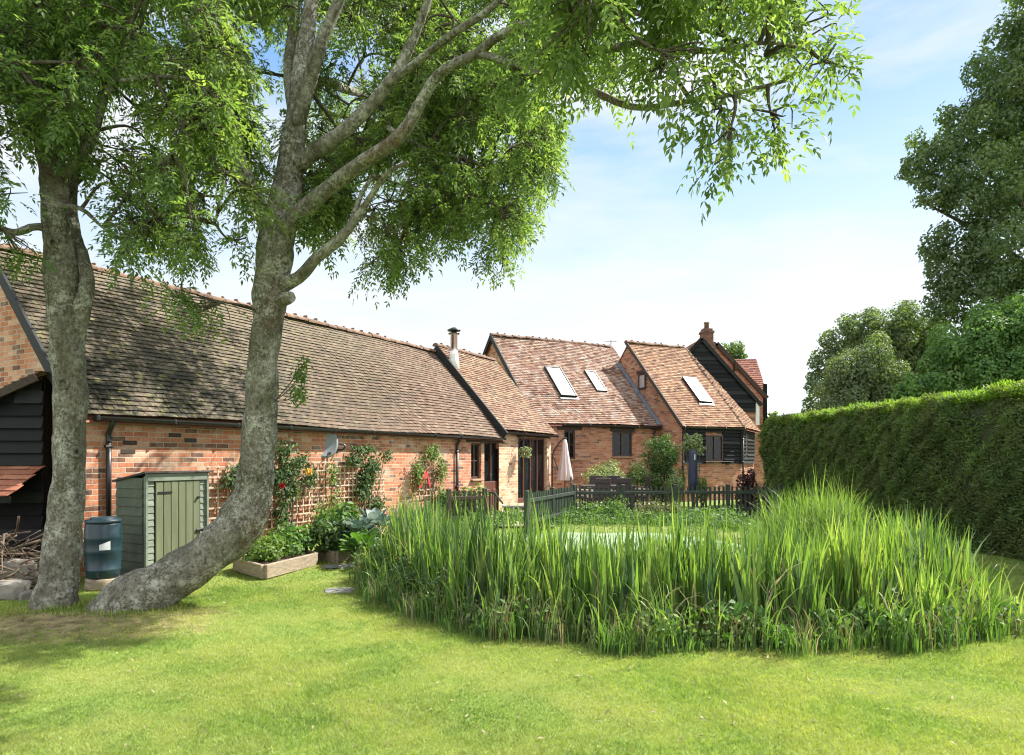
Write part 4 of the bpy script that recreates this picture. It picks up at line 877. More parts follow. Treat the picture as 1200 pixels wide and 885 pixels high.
# big leaved blue-green plants: rosettes of broad leaves
def rosette(label, c, r, n, size, m, name='broad_leaved_plant'):
    c = vec(*c); t_ = thing(name, label, 'plant', c); mb = MB(); P = []; D = []; Nn = []
    for k in range(n):
        a = k*2.4; e = .15+1.15*(k/n); d = vec(math.cos(a)*math.cos(e), math.sin(a)*math.cos(e), math.sin(e)); b0 = c+d*r*RNG.uniform(.45, .8)+UZ*r*.25
        mb.tube(spline([c, c+d*r*.3+UZ*.03, b0], 3), .008, 5)
        # cupped broad leaf
        s_ = unit(np.cross(d, UZ)); u_ = np.cross(s_, d); g = []
        for i in range(6):
            f = i/5; wd = math.sin(math.pi*min(f*.9+.08, 1))**.7*size*.45
            for j in (-1, -.5, 0, .5, 1): g.append(b0+d*size*f+s_*wd*j+u_*(abs(j)*.12*size-f*f*.3*size+.03*size*math.sin(f*9+j*5)))
        n0 = len(P)*0; P.append(g)
    mb.build('stem', M['weed'], t_, True)
    lm = MB()
    for g in P: lm.add(g, [(i*5+j, i*5+j+1, (i+1)*5+j+1, (i+1)*5+j) for i in range(5) for j in range(4)], None, random.random())
    lm.build('leaves', m, t_, True); return t_
rosette('blue green broad leaved plant, left of two behind the reeds', (at(418, 640, 10.7)[0], 10.7, .15), .42, 40, .20, M['blue'])
rosette('blue green broad leaved plant, right of two behind the reeds', (at(440, 640, 11.2)[0], 11.2, .2), .45, 44, .20, M['blue'])
rosette('dark broad leaved plant in front of the blue green ones', (at(425, 650, 10.1)[0], 10.1, .05), .40, 36, .18, M['hosta'])
plant('small pale weed growing at the foot of the shed door', *(gpt(173, 677)+vec(0.05, -.1, 0))[:2], .02, .10, .18, 160, .05, M['climb_lt'])
c_ = bar.P(bar.hit(505, 590)[0], 0, -.6); plant('bushy green shrub at the foot of the rightmost trellis', c_[0], c_[1], 0, .60, .78, 2400, .09, M['rose'], 'garden_shrub', cat='shrub')
c_ = bar.P(bar.hit(525, 590)[0], 0, -.7); plant('smaller shrub between the trellis shrub and the brown fence', c_[0], c_[1], 0, .40, .9, 1200, .08, M['weed'], 'garden_shrub', cat='shrub')
plant('white flowered sprig of a plant at the far left edge', -6.2, 7.6, .9, .16, .4, 260, .06, M['varieg'])

# ---- fences
def fence(label, pts, H, m, grp=None, pw=.055, gap=.125, bays=None):
    r = thing('picket_fence', label, 'fence', pts[0], grp)
    for i in range(len(pts)-1):
        a, b_ = pts[i], pts[i+1]; d = unit(b_-a); ln = np.linalg.norm(b_-a); nn = np.cross(d, UZ); nb = int(round(ln/gap)); mb = MB(); rl = MB()
        for k in range(1, nb):
            c = a+d*ln*k/nb+nn*.0+UZ*.04; hh = H*random.uniform(.985, 1.015); w2 = pw/2
            o = nn*.012; vs = []
            for s_ in (-1, 1):
                for (x, z) in ((-w2, 0), (w2, 0), (w2, hh-.04), (w2*.5, hh), (-w2*.5, hh), (-w2, hh-.04)): vs.append(c+d*x+UZ*z+o*s_)
            mb.add(vs, [(0, 1, 2, 3, 4, 5), (11, 10, 9, 8, 7, 6)]+[(q, q+6, (q+1) % 6+6, (q+1) % 6) for q in range(6)])
        mb.build('slat_panel', m, r)
        for z in (.22, H*.80): rl.bar(a+UZ*(z+.04)-nn*-.035, b_+UZ*(z+.04)+nn*.035, .035, .08, bev=.004)
        rl.build('rail', m, r)
    for q in pts:
        mb = MB(); mb.box(q+UZ*(H+.09)/2, (.10, .10, H+.09), (unit(pts[1]-pts[0]), np.cross(unit(pts[1]-pts[0]), UZ), UZ), bev=.012); mb.build('post', m, r)
def gx(px, Y, z=0): return vec((px-600)/F*Y, Y, z)
fence('dark green picket fence, long run in front of the patio', [gx(674, 17.6), gx(730, 17.7), gx(791, 17.8), gx(853, 17.9), gx(915, 18.0)], .84, M['fence'])
fence('dark green picket fence angled from the patio towards the camera', [gx(617, 14.2), gx(647, 15.8), gx(672, 17.45)], .85, M['fence'])
fence('dark brown picket fence left of the doors', [gx(526, 15.2), gx(568, 15.6)], .84, M['fence_brown'])
hr = thing('handrail', 'green metal handrail in front of the brown door', 'handrail', gx(578, 15.6))
mb = MB()
for q in (574, 580): mb.tube([gx(q, 15.4), gx(q, 15.4, .82)], .02, 8)
mb.build('post', M['fence'], hr); mb = MB(); mb.tube([gx(573, 15.5, .83), gx(580, 15.4, .82), gx(589, 14.9, .62)], .022, 8); mb.build('rail', M['fence'], hr)
stp = thing('garden_steps', 'two dark steps with pale edges below the brick pier', 'steps', gx(605, 17.2))
for k in range(3):
    mb = MB(); mb.box(gx(605, 16.9+.32*k, .10+.13*k), (.75, .34, .045), bev=.008); mb.box(gx(605, 17.02+.32*k, .04+.13*k), (.68, .04, .12)); mb.build('tread', M['patio' if k == 1 else 'stone_grey'], stp)

# ---- patio furniture
def chair_proto():
    r = thing('garden_chair', 'x', 'chair'); V0 = MB(); V0.box((0, 0, .42), (.50, .50, .06), bev=.02); V0.build('seat', M['wicker'], r)
    c = MB(); c.box((0, -.01, .475), (.44, .44, .05), bev=.02); c.build('cushion', M['cushion'], r)
    b = MB(); 
    for k in range(4): b.box((0, .25+.02*k, .52+.15*k), (.48-.01*k, .035, .155), bev=.012)
    b.build('backrest', M['wicker'], r)
    for s_ in (-1, 1):
        a_ = MB(); a_.box((s_*.27, 0, .66), (.06, .52, .04), bev=.012); a_.box((s_*.27, -.22, .54), (.04, .04, .24)); a_.build('armrest', M['cushion'], r)
        for q in (-.21, .22):
            l_ = MB(); l_.bar((s_*.22, q, .40), (s_*.24, q*1.08, .06), .04, .04); l_.build('leg', M['wicker'], r)
    return r
def dup(o, parent=None):
    c = o.copy(); COL.objects.link(c)
    if parent: c.parent = parent
    for ch in list(o.children): dup(ch, c)
    return c
cp = chair_proto(); TY = 20.9; TX = (712-600)/F*TY
chs = [(gx(681, 20.6), R(80), 'dark wicker chair at the left end of the patio table'), (gx(705, 19.8), R(180), 'dark wicker chair with its back to the fence, middle of the table'), (gx(728, 19.9), R(186), 'dark wicker chair on the near side, right part of the table'), (gx(748, 21), R(-85), 'dark wicker chair at the right end of the patio table'), (gx(700, 21.9), R(0), 'dark wicker chair on the far side of the table, left one'), (gx(722, 22.0), R(5), 'dark wicker chair on the far side of the table, right one')]
for i, (p_, rz, lb_) in enumerate(chs):
    c = cp if i == 0 else dup(cp); c.location = p_; c.rotation_euler = (0, 0, rz); c['label'] = lb_; c['group'] = 'dark wicker chairs round the patio table'
tb = thing('patio_table', 'dark rectangular patio table among the wicker chairs', 'table', (TX, TY, .05))
mb = MB(); mb.box((TX, TY, .76), (1.7, .95, .045), bev=.01); mb.build('tabletop', M['wicker'], tb)
for sx in (-.75, .75):
    for sy in (-.4, .4): mb = MB(); mb.box((TX+sx, TY+sy, .395), (.06, .06, .69)); mb.build('leg', M['wicker'], tb)
# closed cantilever parasol
ux, uy = gx(662, 22.0)[:2]; um = thing('cantilever_parasol', 'closed pinkish parasol hanging from a dark curved arm by the glazed doors', 'parasol', (ux-.25, uy, .05))
mb = MB(); mb.tube(spline([(ux-.42, uy, .05), (ux-.42, uy, 1.2), (ux-.40, uy, 1.75), (ux-.2, uy, 2.12), (ux, uy, 2.30), (ux+.05, uy, 2.27)], 6), .025, 10); mb.tube([(ux-.40, uy, 1.72), (ux-.1, uy, .9)], .014, 6); mb.build('arm', M['gutter'], um)
mb = MB(); prof = [(.03, 2.26), (.06, 2.20), (.08, 2.10), (.10, 1.9), (.15, 1.5), (.20, 1.15), (.235, .93), (.20, .90)]; vs = []; n = 32
for r_, z in prof[::-1]:
    for k in range(n): q = r_*(1+.20*math.cos(8*k/n*6.2832)*(min(1, (2.3-z)))); vs.append((ux+q*math.cos(k/n*6.2832), uy+q*math.sin(k/n*6.2832), z))
m_ = len(prof); mb.add(vs, [(i*n+k, i*n+(k+1) % n, (i+1)*n+(k+1) % n, (i+1)*n+k) for i in range(m_-1) for k in range(n)]+[tuple(range(n))[::-1], tuple((m_-1)*n+k for k in range(n))], None, .3); mb.build('canopy', M['canopy'], um, True)
mb = MB(); mb.tube([(ux, uy, .06), (ux, uy, .95)], .02, 8); mb.build('pole', M['gutter'], um)
mb = MB(); mb.box((ux-.42, uy, .08), (.8, .8, .06), bev=.02); mb.build('base', M['stone_grey'], um)
# navy covered parasol
nx_, ny_ = gx(812, 18.6)[:2]; nv = thing('covered_parasol', 'closed parasol in a navy blue cover behind the picket fence', 'parasol', (nx_, ny_, 0))
mb = MB(); mb.lathe((nx_, ny_, 0), [(.07, .70), (.12, .72), (.135, 1.0), (.125, 1.5), (.11, 1.78), (.07, 1.86), (.02, 1.88)], 14); mb.build('cover', M['navy'], nv, True)
mb = MB(); mb.tube([(nx_, ny_, 0), (nx_, ny_, .74)], .022, 8); mb.build('pole', M['gutter'], nv)
mb = MB(); mb.box((nx_+.02, ny_-.128, 1.66), (.022, .01, .16)); mb.build('tab', M['label'], nv)
mb = MB(); mb.lathe((nx_, ny_, 0), [(.24, 0), (.24, .06), (.05, .08)], 16); mb.build('base', M['stone_grey'], nv, True)
# hanging basket
hb = ext.P(ext.hit(606, 527)[0], 0, -.28); a, z = ext.hit(606, 513); hbz = 1.86
bk = thing('hanging_basket', 'hanging basket of trailing leaves on the brick pier', 'hanging basket', ext.P(a, 2.25))
mb = MB(); mb.tube([ext.P(a, 2.28), ext.P(a, 2.28, -.30)], .01, 6); mb.tube([ext.P(a, 2.05), ext.P(a, 2.27, -.24)], .008, 6); hc = ext.P(a, hbz, -.28)
for k in range(3): mb.tube([hc+vec(math.cos(k*2.1), math.sin(k*2.1), 0)*.15, ext.P(a, 2.26, -.28)], .006, 5)
mb.build('bracket', M['gutter'], bk); mb = MB(); mb.lathe(hc, [(.03, -.16), (.10, -.12), (.15, -.03), (.16, .02)], 16); mb.build('basket', M['stick'], bk, True)
P, D, Nn, rn = blobs_leaves([(*hc, .20, .20, .12), (hc[0], hc[1], hc[2]-.08, .16, .16, .14)], 320, .07); leafmesh('foliage', P, D, Nn, .07, .045, M['varieg'], bk, rn)

# ---- shrubs by the houses
def sh_at(name, label, px, y0, y1, hwpx, Y, n, size, m, k=14, cat='shrub', aspect=.6):
    zt = EYE-(y0-537)/F*Y; zb = max(0, EYE-(y1-537)/F*Y); x = (px-600)/F*Y; r = hwpx/F*Y; h = (zt-zb)/2
    return shrub(name, label, cat, (x, Y, 0), lumps((x, Y, (zt+zb)/2), (r, r, h), k, .42), n, size, m, aspect=aspect)
sh_at('domed_shrub', 'pale domed shrub behind the patio table', 710, 543, 583, 24, 23.2, 2600, .09, M['varieg'])
q1 = at(775, 533, 22.3); q2 = at(776, 562, 22.3); shrub('round_shrub', 'tall rounded clipped shrub against the brick corner', 'shrub', (q1[0], 22.3, 0), lumps(q1, (.64, .62, .68), 18, .34)+lumps(q2, (.60, .58, .72), 14, .36), 6200, .08, M['box'])
sh_at('dark_shrub', 'dark lower shrub left of the tall rounded shrub', 746, 541, 590, 15, 23.0, 1800, .08, M['rose'])
sh_at('variegated_shrub', 'small silvery shrub at the foot of the tall rounded shrub', 791, 552, 590, 11, 21.6, 1200, .07, M['varieg'])
sh_at('small_yellow_shrub', 'small yellow green shrub between the navy parasol and the brick', 823, 556, 590, 8, 21, 600, .08, M['climb_lt'])
r_ = sh_at('standard_tree', 'small pale leaved tree on a thin stem over the navy parasol', 813, 507, 532, 12, 20.5, 520, .12, M['varieg'], 7, 'small tree')
sh_at('maroon_shrub', 'dark maroon shrub at the end of the picket fence', 877, 551, 600, 13, 21, 1500, .09, M['maroon'])
sh_at('yellow_green_bush', 'yellow green bush between the far house and the hedge', 902, 484, 520, 10, 33, 900, .25, M['climb_lt'], 8, 'bush')
# low planting at the far edge of the pond
for i, (px, w, hh, m, lab) in enumerate(((690, 22, .55, 'weed', 'low green plant under the fence, leftmost of the far pond edge'), (722, 18, .60, 'weed', 'green bushy plant below the second fence post'), (760, 22, .55, 'heath', 'brownish heathery plant below the middle of the fence'), (788, 12, .50, 'heath', 'small heathery plant below the third fence post'), (820, 20, .36, 'weed', 'flat green plant near the navy parasol by the pond'), (850, 20, .34, 'lime', 'bright low plant at the far right pond edge'))):
    x, Y = gx(px, 16.9)[:2]; shrub('waterside_plant', lab, 'plant', (x, Y, 0), lumps((x, Y, hh*.5), (w/F*Y, .35, hh*.55), 9, .5), 900, .06, M[m], stemr=.01)

n = 9000; X = RNG.uniform(-1.2, 5.6, n); Y = RNG.uniform(14.6, 17.4, n); kp = bedr(X, Y) > .87; X, Y = X[kp], Y[kp]; n = len(X); k_ = .5+.5*np.sin(X*3+1)*np.sin(X*7.3+Y*2)
P = np.stack([X, Y, .02+RNG.random(n)*(.14+.26*k_)], 1); Nn = unit(RNG.normal(size=(n, 3))*.5+vec(0, -.4, .7)); D = unit(np.cross(Nn, rdir(n))+UZ*.3); o = leafmesh('ground_cover', P, D, Nn, RNG.uniform(.05, .11, n), .04, M['weed']); tag(o, 'low green ground cover between the pond and the picket fence', 'ground cover', kind='stuff')
# ---- reeds and weeds round the pond
def blades(name, label, n, where, hfun, wd, m, bend=.35, seg=6, matsplit=None, dmax=None):
    fan = 8 if wd > .02 else 4
    C0 = where(max(4, n//fan)); hc = RNG.normal(1, .10, len(C0)); P = np.repeat(C0, fan, 0); n = len(P); H = hfun(P)*RNG.uniform(.74, 1.08, n)*np.repeat(hc, fan); a = RNG.uniform(0, 2*math.pi, n)
    P = P+RNG.normal(size=P.shape)*vec(.045, .045, 0); ln_d = np.stack([np.cos(a), np.sin(a), np.zeros(n)], 1)
    bd_ = np.abs(RNG.normal(size=n))*bend; bd_ = np.where(RNG.random(n) < .07, bd_+.9, bd_) if bend > .2 else bd_
    face = np.repeat(RNG.uniform(0, 6.283, len(C0)), fan)+RNG.normal(size=n)*.35; sd_ = np.stack([np.cos(face), np.sin(face), np.zeros(n)], 1); Vs = []
    W_ = wd*RNG.uniform(.6, 1.25, n)
    lean = RNG.normal(size=n)*.09; cur = P.copy(); th_ = np.abs(lean)
    ts = np.linspace(0, 1, seg+1)
    for i, t_ in enumerate(ts):
        w = W_*(1-t_**2.2)*(.75+.5*math.sin(math.pi*min(t_*1.2, 1)))*.5+.0006
        Vs.append(cur-sd_*w[:, None]); Vs.append(cur+sd_*w[:, None])
        ang = th_+bd_*(t_**2.0)*2.3; ang = np.minimum(ang, 2.7)
        step = H/seg; cur = cur+ln_d*(np.sin(ang)*step)[:, None]+UZ*(np.cos(ang)*step)[:, None]
    V = np.stack(Vs, 1).reshape(-1, 3); k = 2*(seg+1); i0 = np.arange(n)[:, None]*k
    Fc = np.concatenate([i0+np.array([[2*i, 2*i+1, 2*i+3, 2*i+2]]) for i in range(seg)], 0); rn = np.clip(RNG.random(n)*.6+.4*np.repeat(RNG.random(len(C0)), fan), 0, 1)
    o = rawmesh(name, V, Fc, m, rn=np.tile(rn, seg)); tag(o, label, 'reeds', kind='stuff'); return o
def ring(qlo, qhi, front=None, x=(-2.4, 5.8), y=(5.4, 17)):
    def f(n):
        out = []; c = 0
        while c < n:
            X = RNG.uniform(*x, 4*n); Y = RNG.uniform(*y, 4*n); q = bedr(X, Y); keep = (q > qlo) & (q < qhi)
            if front is not None: keep &= RNG.random(4*n) < front(X, Y)
            p = np.stack([X, Y, gz(X, Y)], 1)[keep]; out.append(p); c += len(p)
        return np.vstack(out)[:n]
    return f
def clumpy(P, s=1.1): return np.sin(P[:, 0]*3.1*s+1)*np.sin(P[:, 1]*2.7*s+P[:, 0]*1.3)
tall = lambda P: (1.05+.09*clumpy(P)-.14*np.clip((P[:, 0]-2.6)/1.2, 0, 1)*np.clip((P[:, 1]-6.6)/1.5, .3, 1)+.02*np.clip((1.5-np.abs(P[:, 0]-1.2))/1., 0, 1))*np.clip((1.04-bedr(P[:, 0], P[:, 1]))/.12, .42, 1)+.0
dens = lambda X, Y: np.clip(1.25-(Y-6.)/4.5, 0, 1)*np.where((X > -.2) & (X < 3.6) & (Y > 7.6), 0.0, 1)*(.55+.45*(np.sin(X*4+Y*2)*np.sin(Y*3.3-X) > -.35))
blades('reed_bed', 'tall green iris blades round the front of the pond', 4300, ring(.60, .965, dens, y=(5.6, 11)), tall, .038, M['reed'], bend=.11)
blades('reed_bed', 'darker blue green iris blades among the bright ones', 1300, ring(.62, .965, lambda X, Y: dens(X, Y)*np.where(X < 1, 1, .45), y=(5.6, 11)), tall, .036, M['reed_blue'], bend=.16)
blades('reed_bed', 'broad bright sword shaped blades standing among the reeds', 700, ring(.80, .965, dens, y=(5.6, 10)), lambda P: tall(P)*1.02, .055, M['reed'], bend=.07)
blades('reed_bed', 'bent over blades flopping out towards the lawn', 900, ring(.93, 1.02, dens, y=(5.4, 11)), lambda P: .62+.15*clumpy(P, 2.), .014, M['reed'], bend=.9)
blades('reed_bed', 'arching narrow grassy blades among the reeds', 1500, ring(.70, .99, dens, y=(5.6, 11)), lambda P: tall(P)*.88, .014, M['reed'], bend=.55)
blades('reed_bed', 'pale dry bent blades among the reeds', 1100, ring(.66, 1.0, dens, y=(5.6, 11)), lambda P: tall(P)*.85, .016, M['reed_dry'], bend=.8)
blades('reed_clump', 'fountain of long arching blades at the right rear of the pond', 1300, ring(.72, 1.02, lambda X, Y: ((X-4.3)**2+(Y-10.6)**2 < 1.3).astype(float), y=(9, 12.5)), lambda P: 1.2+0*P[:, 0], .024, M['reed'], bend=.42)
blades('reed_clump', 'silvery arching blades at the rear of the reeds', 420, ring(.72, 1.02, lambda X, Y: ((X-4.0)**2+(Y-10.4)**2 < 1.9).astype(float), y=(9, 12.5)), lambda P: 1.1+0*P[:, 0], .018, M['varieg'], bend=.75)
blades('pond_edge_grass', 'rough uncut grass along the edge of the reeds', 9000, ring(.93, 1.035, lambda X, Y: np.where(Y < 11, 1., .25), y=(5.4, 17)), lambda P: .28+.16*clumpy(P, 2.), .010, M['weed'], bend=.85, seg=4)
blades('pond_edge_grass', 'straw coloured grass tufts along the edge of the reeds', 1500, ring(.93, 1.03, lambda X, Y: np.where(Y < 10, 1., .1), y=(5.4, 12)), lambda P: .34+.12*clumpy(P, 2.), .007, M['reed_dry'], bend=.5, seg=4)
def weeds(n, qlo, qhi, hmax, size, m, label, name='waterside_weeds', xr=(-2.4, 5.8)):
    P = ring(qlo, qhi, lambda X, Y: np.where(Y < 10, 1., .15), x=xr, y=(5.4, 14))(n); k = clumpy(P, 1.7)*.5+.5; P[:, 2] += RNG.random(n)*hmax*(.35+.65*k)
    Nn = unit(RNG.normal(size=(n, 3))*.6+vec(.1, -.5, .7)); D = unit(np.cross(Nn, rdir(n))); o = leafmesh(name, P, D, Nn, size*RNG.uniform(.5, 1.4, n), size*.7*RNG.uniform(.7, 1.2, n), m); tag(o, label, 'weeds', kind='stuff')
weeds(9000, .90, 1.02, .40, .055, M['weed'], 'low leafy weeds at the foot of the reeds')
weeds(1100, .90, .99, .42, .12, M['hosta'], 'broad leaved water plants at the foot of the reeds', xr=(1.6, 5.4))
weeds(5000, .90, 1.0, .60, .05, M['rose'], 'bushy weeds at the left end of the reeds', xr=(-2.4, -.6))

weeds(3600, .98, 1.17, .34, .06, M['weed'], 'ground cover between the pond and the picket fence') if False else None
# ---- lawn blades
def lawn_blades(n, y0, y1, hh, wd):
    Y = y0+(y1-y0)*RNG.random(n)**1.1; X = (RNG.random(n)*2-1)*(Y*.80+.3); q = bedr(X, Y); wallx = -10.7+.551*Y
    keep = (q > 1.0) & (X > wallx-.0+.9*(Y > 7.6)) & (X < 8.1)
    bare_ = np.exp(-(((X+4.3)/1.1)**2+((Y-6.35)/.55)**2)); keep &= RNG.random(n) > bare_*.95
    X, Y = X[keep], Y[keep]; n = len(X); P = np.stack([X, Y, gz(X, Y)-.003], 1)
    a = RNG.uniform(0, 6.283, n); h = hh*RNG.uniform(.5, 1.2, n)*(1+.3*np.sin(X*2.1+Y)*np.sin(Y*1.7)); d = np.stack([np.cos(a)*.7, np.sin(a)*.7, np.ones(n)*.9], 1)
    b = RNG.uniform(0, 6.283, n); s = np.stack([np.cos(b), np.sin(b), np.zeros(n)], 1)*(wd*(Y/4.5)**.6)[:, None]
    V = np.stack([P-s, P+s, P+d*h[:, None]], 1).reshape(-1, 3); cx_ = np.floor((X+.3*np.sin(Y*9))/.07)*12.9898+np.floor((Y+.3*np.sin(X*7))/.10)*78.233; hsh = np.modf(np.abs(np.sin(cx_)*43758.5))[0]; cx2 = np.floor((X+.4*np.sin(Y*3))/.35)*2.13+np.floor((Y+.4*np.sin(X*3))/.6)*7.7; hs2 = np.modf(np.abs(np.sin(cx2)*4375.5))[0]; rn = np.clip(RNG.random(n)*.30+.40*hsh+.30*hs2-.04+.10*np.sin(X*.9+.5*Y)*np.sin(Y*1.1-.3*X), 0, 1)
    return V, np.arange(3*n).reshape(-1, 3), rn
Va, Fa, ra = lawn_blades(420000, 3.3, 8.5, .026, .0034); Vb, Fb, rb_ = lawn_blades(170000, 8.5, 17, .030, .0040)
lg = rawmesh('lawn_grass', np.vstack([Va, Vb]), np.vstack([Fa, Fb+len(Va)]), M['grass'], rn=np.concatenate([ra, rb_])); tag(lg, 'short mown lawn grass in front of the reeds', 'grass', kind='stuff')

# long grass left round the foot of the trunks, fallen leaves
n = 1300; a = RNG.uniform(0, 6.283, n); w = RNG.random(n) < .5; rr_ = RNG.uniform(.26, .46, n); X = np.where(w, -4.79+rr_*np.cos(a), -4.02+np.cos(a)*rr_*1.7); Y = np.where(w, 6.95+rr_*np.sin(a), 6.93+np.sin(a)*rr_*1.15)
P = np.stack([X, Y, gz(X, Y)-.01], 1); D = unit(RNG.normal(size=(n, 3))*.45+UZ); o = leafmesh('grass_tufts', P, D, rdir(n), RNG.uniform(.03, .11, n), .006, M['grass']); tag(o, 'longer grass round the feet of the two trunks', 'grass', kind='stuff')
n = 420; Y = 3.6+5.5*RNG.random(n); X = (RNG.random(n)*2-1)*Y*.8; kp = bedr(X, Y) > 1.02; X, Y = X[kp], Y[kp]; n = len(X); P = np.stack([X, Y, gz(X, Y)+.018], 1); Nn = unit(UZ+RNG.normal(size=(n, 3))*.35); D = unit(np.cross(Nn, rdir(n))); o = leafmesh('fallen_leaves', P, D, Nn, RNG.uniform(.02, .055, n), .018, M['reed_dry']); tag(o, 'scattered fallen dry leaves on the lawn', 'leaves', kind='stuff')

# ---- hedge
hg = thing('yew_hedge', 'tall clipped green hedge running along the right side', 'hedge', (8, 10, 0))
def hedge_x(Y): return 7.72+(20.3-Y)*.028
HN = 190000
Y = 3+17.4*RNG.random(HN)**.8; side = RNG.random(HN) < .70; Z = RNG.random(HN)*2.72
bx_ = .06*np.sin(Y*2.3+Z*1.7)+.05*np.sin(Y*5.1-Z*4.2)+.03*np.sin(Z*11+Y*9)+.10*np.abs(RNG.normal(size=HN))*-1+.05
rt = .25; top = ~side
X = hedge_x(Y)-bx_*-1*-1+0
bx_ = bx_+.05*np.sin(Y*.9+Z*.7)+.035*np.sin(Y*13+Z*6)*np.sin(Z*9); X = hedge_x(Y)-bx_+np.where(Z > 2.35, (Z-2.35)*.5, 0); Xt = hedge_x(Y)+RNG.random(HN)*1.5; Zt = 2.72+.03*np.sin(Y*3+Xt*4)+.04*np.sin(Y*8)+RNG.normal(size=HN)*.035
P = np.where(side[:, None], np.stack([X, Y, Z], 1), np.stack([Xt, Y, Zt], 1)); endm = (RNG.random(HN) < .06)
Pe = np.stack([7.72+RNG.random(HN)*1.5, 20.3+.05*RNG.normal(size=HN), Z], 1); P = np.where(endm[:, None], Pe, P)
nr_ = np.where(side[:, None], vec(-1, -.1, .25), vec(0, 0, 1.)); Nn = unit(nr_+RNG.normal(size=(HN, 3))*.5); D = unit(np.cross(Nn, rdir(HN))+np.where(side[:, None], vec(-.5, 0, .35), vec(0, 0, .8)))
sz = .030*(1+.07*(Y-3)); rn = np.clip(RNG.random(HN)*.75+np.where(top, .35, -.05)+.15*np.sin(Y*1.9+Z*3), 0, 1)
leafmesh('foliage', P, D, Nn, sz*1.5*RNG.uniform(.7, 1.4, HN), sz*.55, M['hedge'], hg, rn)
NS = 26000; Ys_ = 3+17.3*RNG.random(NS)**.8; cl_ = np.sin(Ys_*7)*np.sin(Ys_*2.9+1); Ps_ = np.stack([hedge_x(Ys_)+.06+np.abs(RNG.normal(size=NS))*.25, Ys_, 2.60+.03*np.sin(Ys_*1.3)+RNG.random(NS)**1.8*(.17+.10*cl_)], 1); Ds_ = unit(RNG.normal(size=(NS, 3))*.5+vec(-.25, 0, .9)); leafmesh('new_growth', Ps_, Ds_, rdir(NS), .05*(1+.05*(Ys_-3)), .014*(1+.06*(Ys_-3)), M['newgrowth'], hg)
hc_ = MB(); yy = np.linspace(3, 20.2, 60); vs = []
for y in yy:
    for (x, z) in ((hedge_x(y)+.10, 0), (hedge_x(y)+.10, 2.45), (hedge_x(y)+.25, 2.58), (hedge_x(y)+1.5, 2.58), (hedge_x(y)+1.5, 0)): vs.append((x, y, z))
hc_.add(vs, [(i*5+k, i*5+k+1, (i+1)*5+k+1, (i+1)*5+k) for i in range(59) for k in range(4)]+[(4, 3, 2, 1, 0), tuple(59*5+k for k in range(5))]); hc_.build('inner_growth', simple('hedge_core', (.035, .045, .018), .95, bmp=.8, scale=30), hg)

# ---- far trees beyond the hedge
def far_tree(name, label, base, blobs, n, size, m, r0=.3, grp='trees beyond the hedge'):
    r = thing(name, label, 'tree', base, grp); P, D, Nn, rn = blobs_leaves(blobs, n, size, inner=.6)
    leafmesh('crown', P, D, Nn, size*RNG.uniform(.7, 1.4, len(P)), size*.75, m, r, rn)
    mb = MB(); b = vec(*base); top = vec(*max(blobs, key=lambda q: q[2])[:3]); mb.tube(spline([b, (b*.6+top*.4)+RNG.normal(size=3)*.2, top], 6), np.linspace(r0, r0*.2, 13), 10)
    for q in blobs[::max(1, len(blobs)//14)]:
        e = vec(*q[:3]); s_ = b+(top-b)*min(.8, max(.15, (e[2]-b[2])/(top[2]-b[2])*.7)); mb.tube(spline([s_, (s_+e)/2+UZ*.3, e], 4), np.linspace(r0*.35, .03, 9), 6)
    mb.build('trunk', M['bark2'], r, True)
def bl(px, py, r, Y, k=1.): q = at(px, py, Y); rr_ = r/F*Y; return (q[0], q[1], q[2], rr_, rr_*1.1, rr_*k)
Ys = 26.
big = [bl(1225, 60, 60, Ys), bl(1185, 110, 55, Ys-.6), bl(1140, 150, 42, Ys), bl(1100, 185, 34, Ys), bl(1076, 195, 22, Ys), bl(1150, 215, 50, Ys-.8), bl(1200, 190, 60, Ys+1), bl(1105, 225, 30, Ys-.3, .7), bl(1130, 290, 38, Ys), bl(1180, 290, 60, Ys-1), bl(1110, 330, 26, Ys, .8), bl(1150, 350, 45, Ys-.5), bl(1215, 360, 60, Ys-.5), bl(1250, 130, 70, Ys+1), bl(1290, 220, 90, Ys+1), bl(1260, 20, 60, Ys+1), bl(1300, 330, 90, Ys), bl(1240, -30, 50, Ys), bl(1290, 40, 80, Ys), bl(1105, 360, 24, Ys), bl(1200, 40, 26, Ys), bl(1095, 290, 16, Ys)]
bb = []
for q in big: bb += lumps(q[:3], q[3:6], 14, .30)
far_tree('tall_tree', 'tall dark green tree cut by the right edge of the picture', (at(1230, 0, Ys)[0], Ys, 0), bb, 120000, .135, M['sycamore'], .45)
bb = []
for q in [bl(1185, 390, 42, 20), bl(1140, 410, 36, 20), bl(1120, 445, 34, 20), bl(1180, 440, 44, 19.6), bl(1225, 400, 45, 20), bl(1085, 455, 22, 20), bl(1060, 460, 14, 20), bl(1100, 425, 20, 20.4)]: bb += lumps(q[:3], q[3:6], 8, .42)
far_tree('bushy_tree', 'bright green bushy tree rising just behind the hedge', (at(1160, 0, 20)[0], 20, 0), bb, 42000, .10, M['lime'], .15)
bb = []
for q in [bl(1015, 430, 36, 30), bl(1000, 450, 36, 30), bl(1030, 455, 34, 30), bl(985, 475, 28, 30), bl(1045, 470, 26, 30)]: bb += lumps(q[:3], q[3:6], 9, .36)
far_tree('round_tree', 'rounded grey green tree behind the far part of the hedge', (at(1015, 0, 30)[0], 30, 0), bb, 30000, .11, M['greyleaf'], .15)
bb = []
